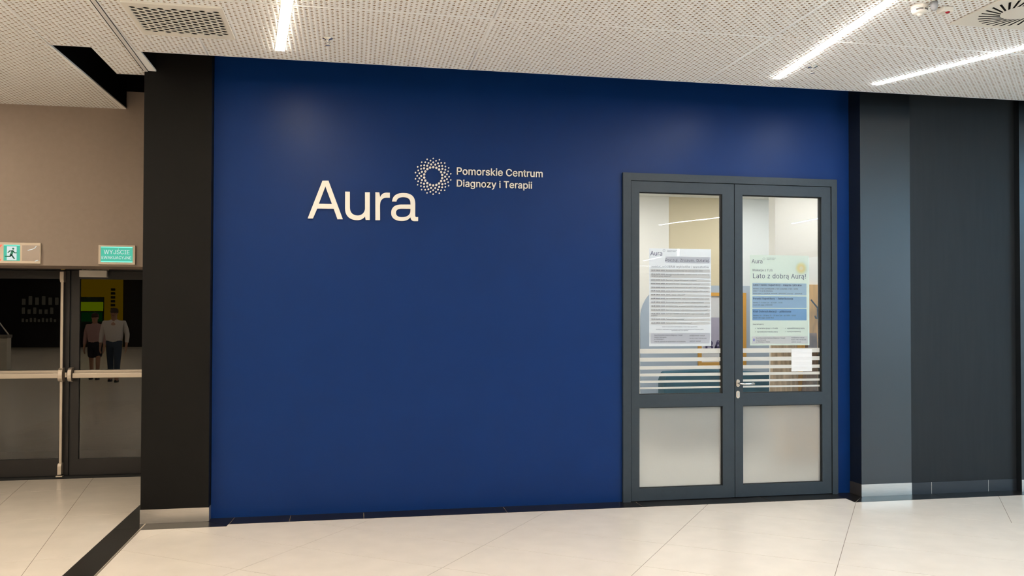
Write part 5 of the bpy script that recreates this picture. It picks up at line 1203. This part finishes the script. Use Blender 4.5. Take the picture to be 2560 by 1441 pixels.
def person(loc, H, label, m_shirt, m_legs, hair, skirt=False, stride=0.16, broad=1.0):
    """standing-walking figure facing +y; built about its own foot point"""
    t = empty('person', loc)
    s = H / 1.78
    V, E, Rr = [], [], []
    def v(x, y, z, r): V.append((x * s, y * s, z * s)); Rr.append(r * s if not isinstance(r, tuple) else (r[0] * s, r[1] * s)); return len(V) - 1
    def chain(*ids):
        for a, b in zip(ids[:-1], ids[1:]): E.append((a, b))
    pel = v(0, 0, 0.95, (0.15 * broad, 0.11)); wa = v(0, 0, 1.10, (0.15 * broad, 0.11)); ch = v(0, 0, 1.32, (0.17 * broad, 0.115)); nb_ = v(0, 0, 1.47, (0.08, 0.07))
    nk = v(0, 0.01, 1.52, 0.058); h0 = v(0, 0.025, 1.60, (0.075, 0.09)); h1 = v(0, 0.02, 1.70, (0.078, 0.095)); h2 = v(0, 0.015, 1.755, (0.05, 0.06))
    chain(pel, wa, ch, nb_, nk, h0, h1, h2)
    ns = v(0, 0.115, 1.645, 0.014); chain(h0, ns)
    for sd in (-1, 1):
        er = v(sd * 0.083, 0.015, 1.65, 0.016); chain(h1, er)
    hands = []
    for sd in (-1, 1):
        sh = v(sd * 0.19 * broad, 0, 1.42, 0.062); el = v(sd * 0.245 * broad, -0.03, 1.14, 0.047); wr = v(sd * 0.25 * broad, 0.06, 0.90, 0.032); pm = v(sd * 0.25 * broad, 0.085, 0.82, (0.022, 0.04))
        chain(ch, sh, el, wr, pm)
        for k, (dy, L) in enumerate(((0.035, .072), (0.012, .082), (-0.011, .078), (-0.033, .062))):
            a = v(sd * 0.25 * broad, 0.09 + dy, 0.765, 0.0095); b = v(sd * (0.25 * broad - 0.012), 0.095 + dy, 0.765 - L * .55, 0.009); c = v(sd * (0.25 * broad - 0.028), 0.098 + dy, 0.765 - L, 0.008)
            chain(pm, a, b, c)
        a = v(sd * (0.25 * broad - .01), 0.125, 0.83, 0.011); b = v(sd * (0.25 * broad - .02), 0.145, 0.79, 0.009); chain(wr, a, b)
    for sd in (-1, 1):
        st = stride * sd
        hp = v(sd * 0.095, 0, 0.90, 0.095); kn = v(sd * 0.10, st * 0.55 + 0.02, 0.50, 0.062); an = v(sd * 0.105, st, 0.09, 0.042); to = v(sd * 0.12, st + 0.15, 0.035, (0.04, 0.03)); hl = v(sd * 0.105, st - 0.05, 0.04, 0.036)
        chain(pel, hp, kn, an, to); chain(an, hl)
    skin('body', V, E, Rr, mat('skin_tone_%d' % int(H * 100), 'b98a70', rough=0.6), t)
    # trousers or skirt
    V, E, Rr = [], [], []
    pel = v(0, 0, 0.96, (0.17 * broad, 0.13)); w0 = v(0, 0, 1.08, (0.168 * broad, 0.13)); chain(pel, w0)
    for sd in (-1, 1):
        st = stride * sd
        if skirt:
            hp = v(sd * 0.07, 0, 0.88, 0.13); kn = v(sd * 0.08, st * 0.3, 0.56, 0.12); chain(pel, hp, kn)
        else:
            hp = v(sd * 0.095, 0, 0.88, 0.108); kn = v(sd * 0.10, st * 0.55 + 0.02, 0.50, 0.078); an = v(sd * 0.105, st, 0.11, 0.064); chain(pel, hp, kn, an)
    skin('skirt' if skirt else 'trousers', V, E, Rr, m_legs, t)
    V, E, Rr = [], [], []
    p0 = v(0, 0, 0.86, (0.178 * broad, 0.136)); wa = v(0, 0.005, 1.12, (0.178 * broad, 0.138)); ch = v(0, 0, 1.33, (0.19 * broad, 0.132)); nb_ = v(0, 0, 1.475, (0.11, 0.085)); nk = v(0, 0.005, 1.535, 0.068)
    chain(p0, wa, ch, nb_, nk)
    for sd in (-1, 1):
        sh = v(sd * 0.19 * broad, 0, 1.425, 0.075); el = v(sd * 0.247 * broad, -0.03, 1.14, 0.060); wr = v(sd * 0.25 * broad, 0.05, 0.93, 0.045)
        chain(ch, sh, el, wr)
    skin('shirt', V, E, Rr, m_shirt, t)
    g = MB().lathe(0, 0, [(0.088, -0.01), (0.092, 0.04), (0.080, 0.085), (0.05, 0.112), (0.01, 0.12)], 20)
    g.v = [(a * s + loc[0], (b * 1.15 + 0.003) * s + loc[1], (c + 1.675) * s + loc[2]) for a, b, c in g.v]
    g.build('hair', hair, t, smooth=True)
    for sd in (-1, 1):
        st = stride * sd
        g = MB().lathe(0, 0, [(0.055, 0.0), (0.056, 0.03), (0.046, 0.06), (0.03, 0.075)], 16)
        g.v = [((a * 0.85 + sd * 0.113) * s + loc[0], (b * 2.3 + st + 0.05) * s + loc[1], c * s + loc[2]) for a, b, c in g.v]
        g.build('shoe', M_hook, t, smooth=True)
        g = MB().lathe(0, 0, [(0.002, -0.008), (0.008, 0), (0.002, 0.008)], 8)
        g.v = [((a + sd * 0.032) * s + loc[0], (b + 0.112) * s + loc[1], (c + 1.665) * s + loc[2]) for a, b, c in g.v]
        g.build('eye', M_hook, t, smooth=True)
    g = MB().box(-0.022 * s + loc[0], 0.022 * s + loc[0], 0.113 * s + loc[1], 0.120 * s + loc[1], 1.598 * s + loc[2], 1.605 * s + loc[2]); g.build('mouth', mat('lips_%d' % int(H * 100), '8a4a42', rough=0.6), t)
    tag(t, label, 'person')
    return t
M_jeans = mat('jeans', '3d4a5c', rough=0.9); M_shirt = mat('white_shirt', 'ded6d0', rough=0.85)
M_pink = mat('pink_blouse', 'b58f8c', rough=0.85); M_dark = mat('dark_cloth', '23232b', rough=0.9)
person((-5.62, -10.77, 0), 1.78, 'person in a white shirt and jeans walking, mirrored in the exit door', M_shirt, M_jeans, mat('grey_hair', '4a4038', rough=0.8), broad=1.18)
person((-6.28, -11.6, 0), 1.66, 'person in a pink blouse and dark skirt, mirrored in the exit door', M_pink, M_dark, mat('brown_hair', '3a2418', rough=0.8), skirt=True, stride=0.12)
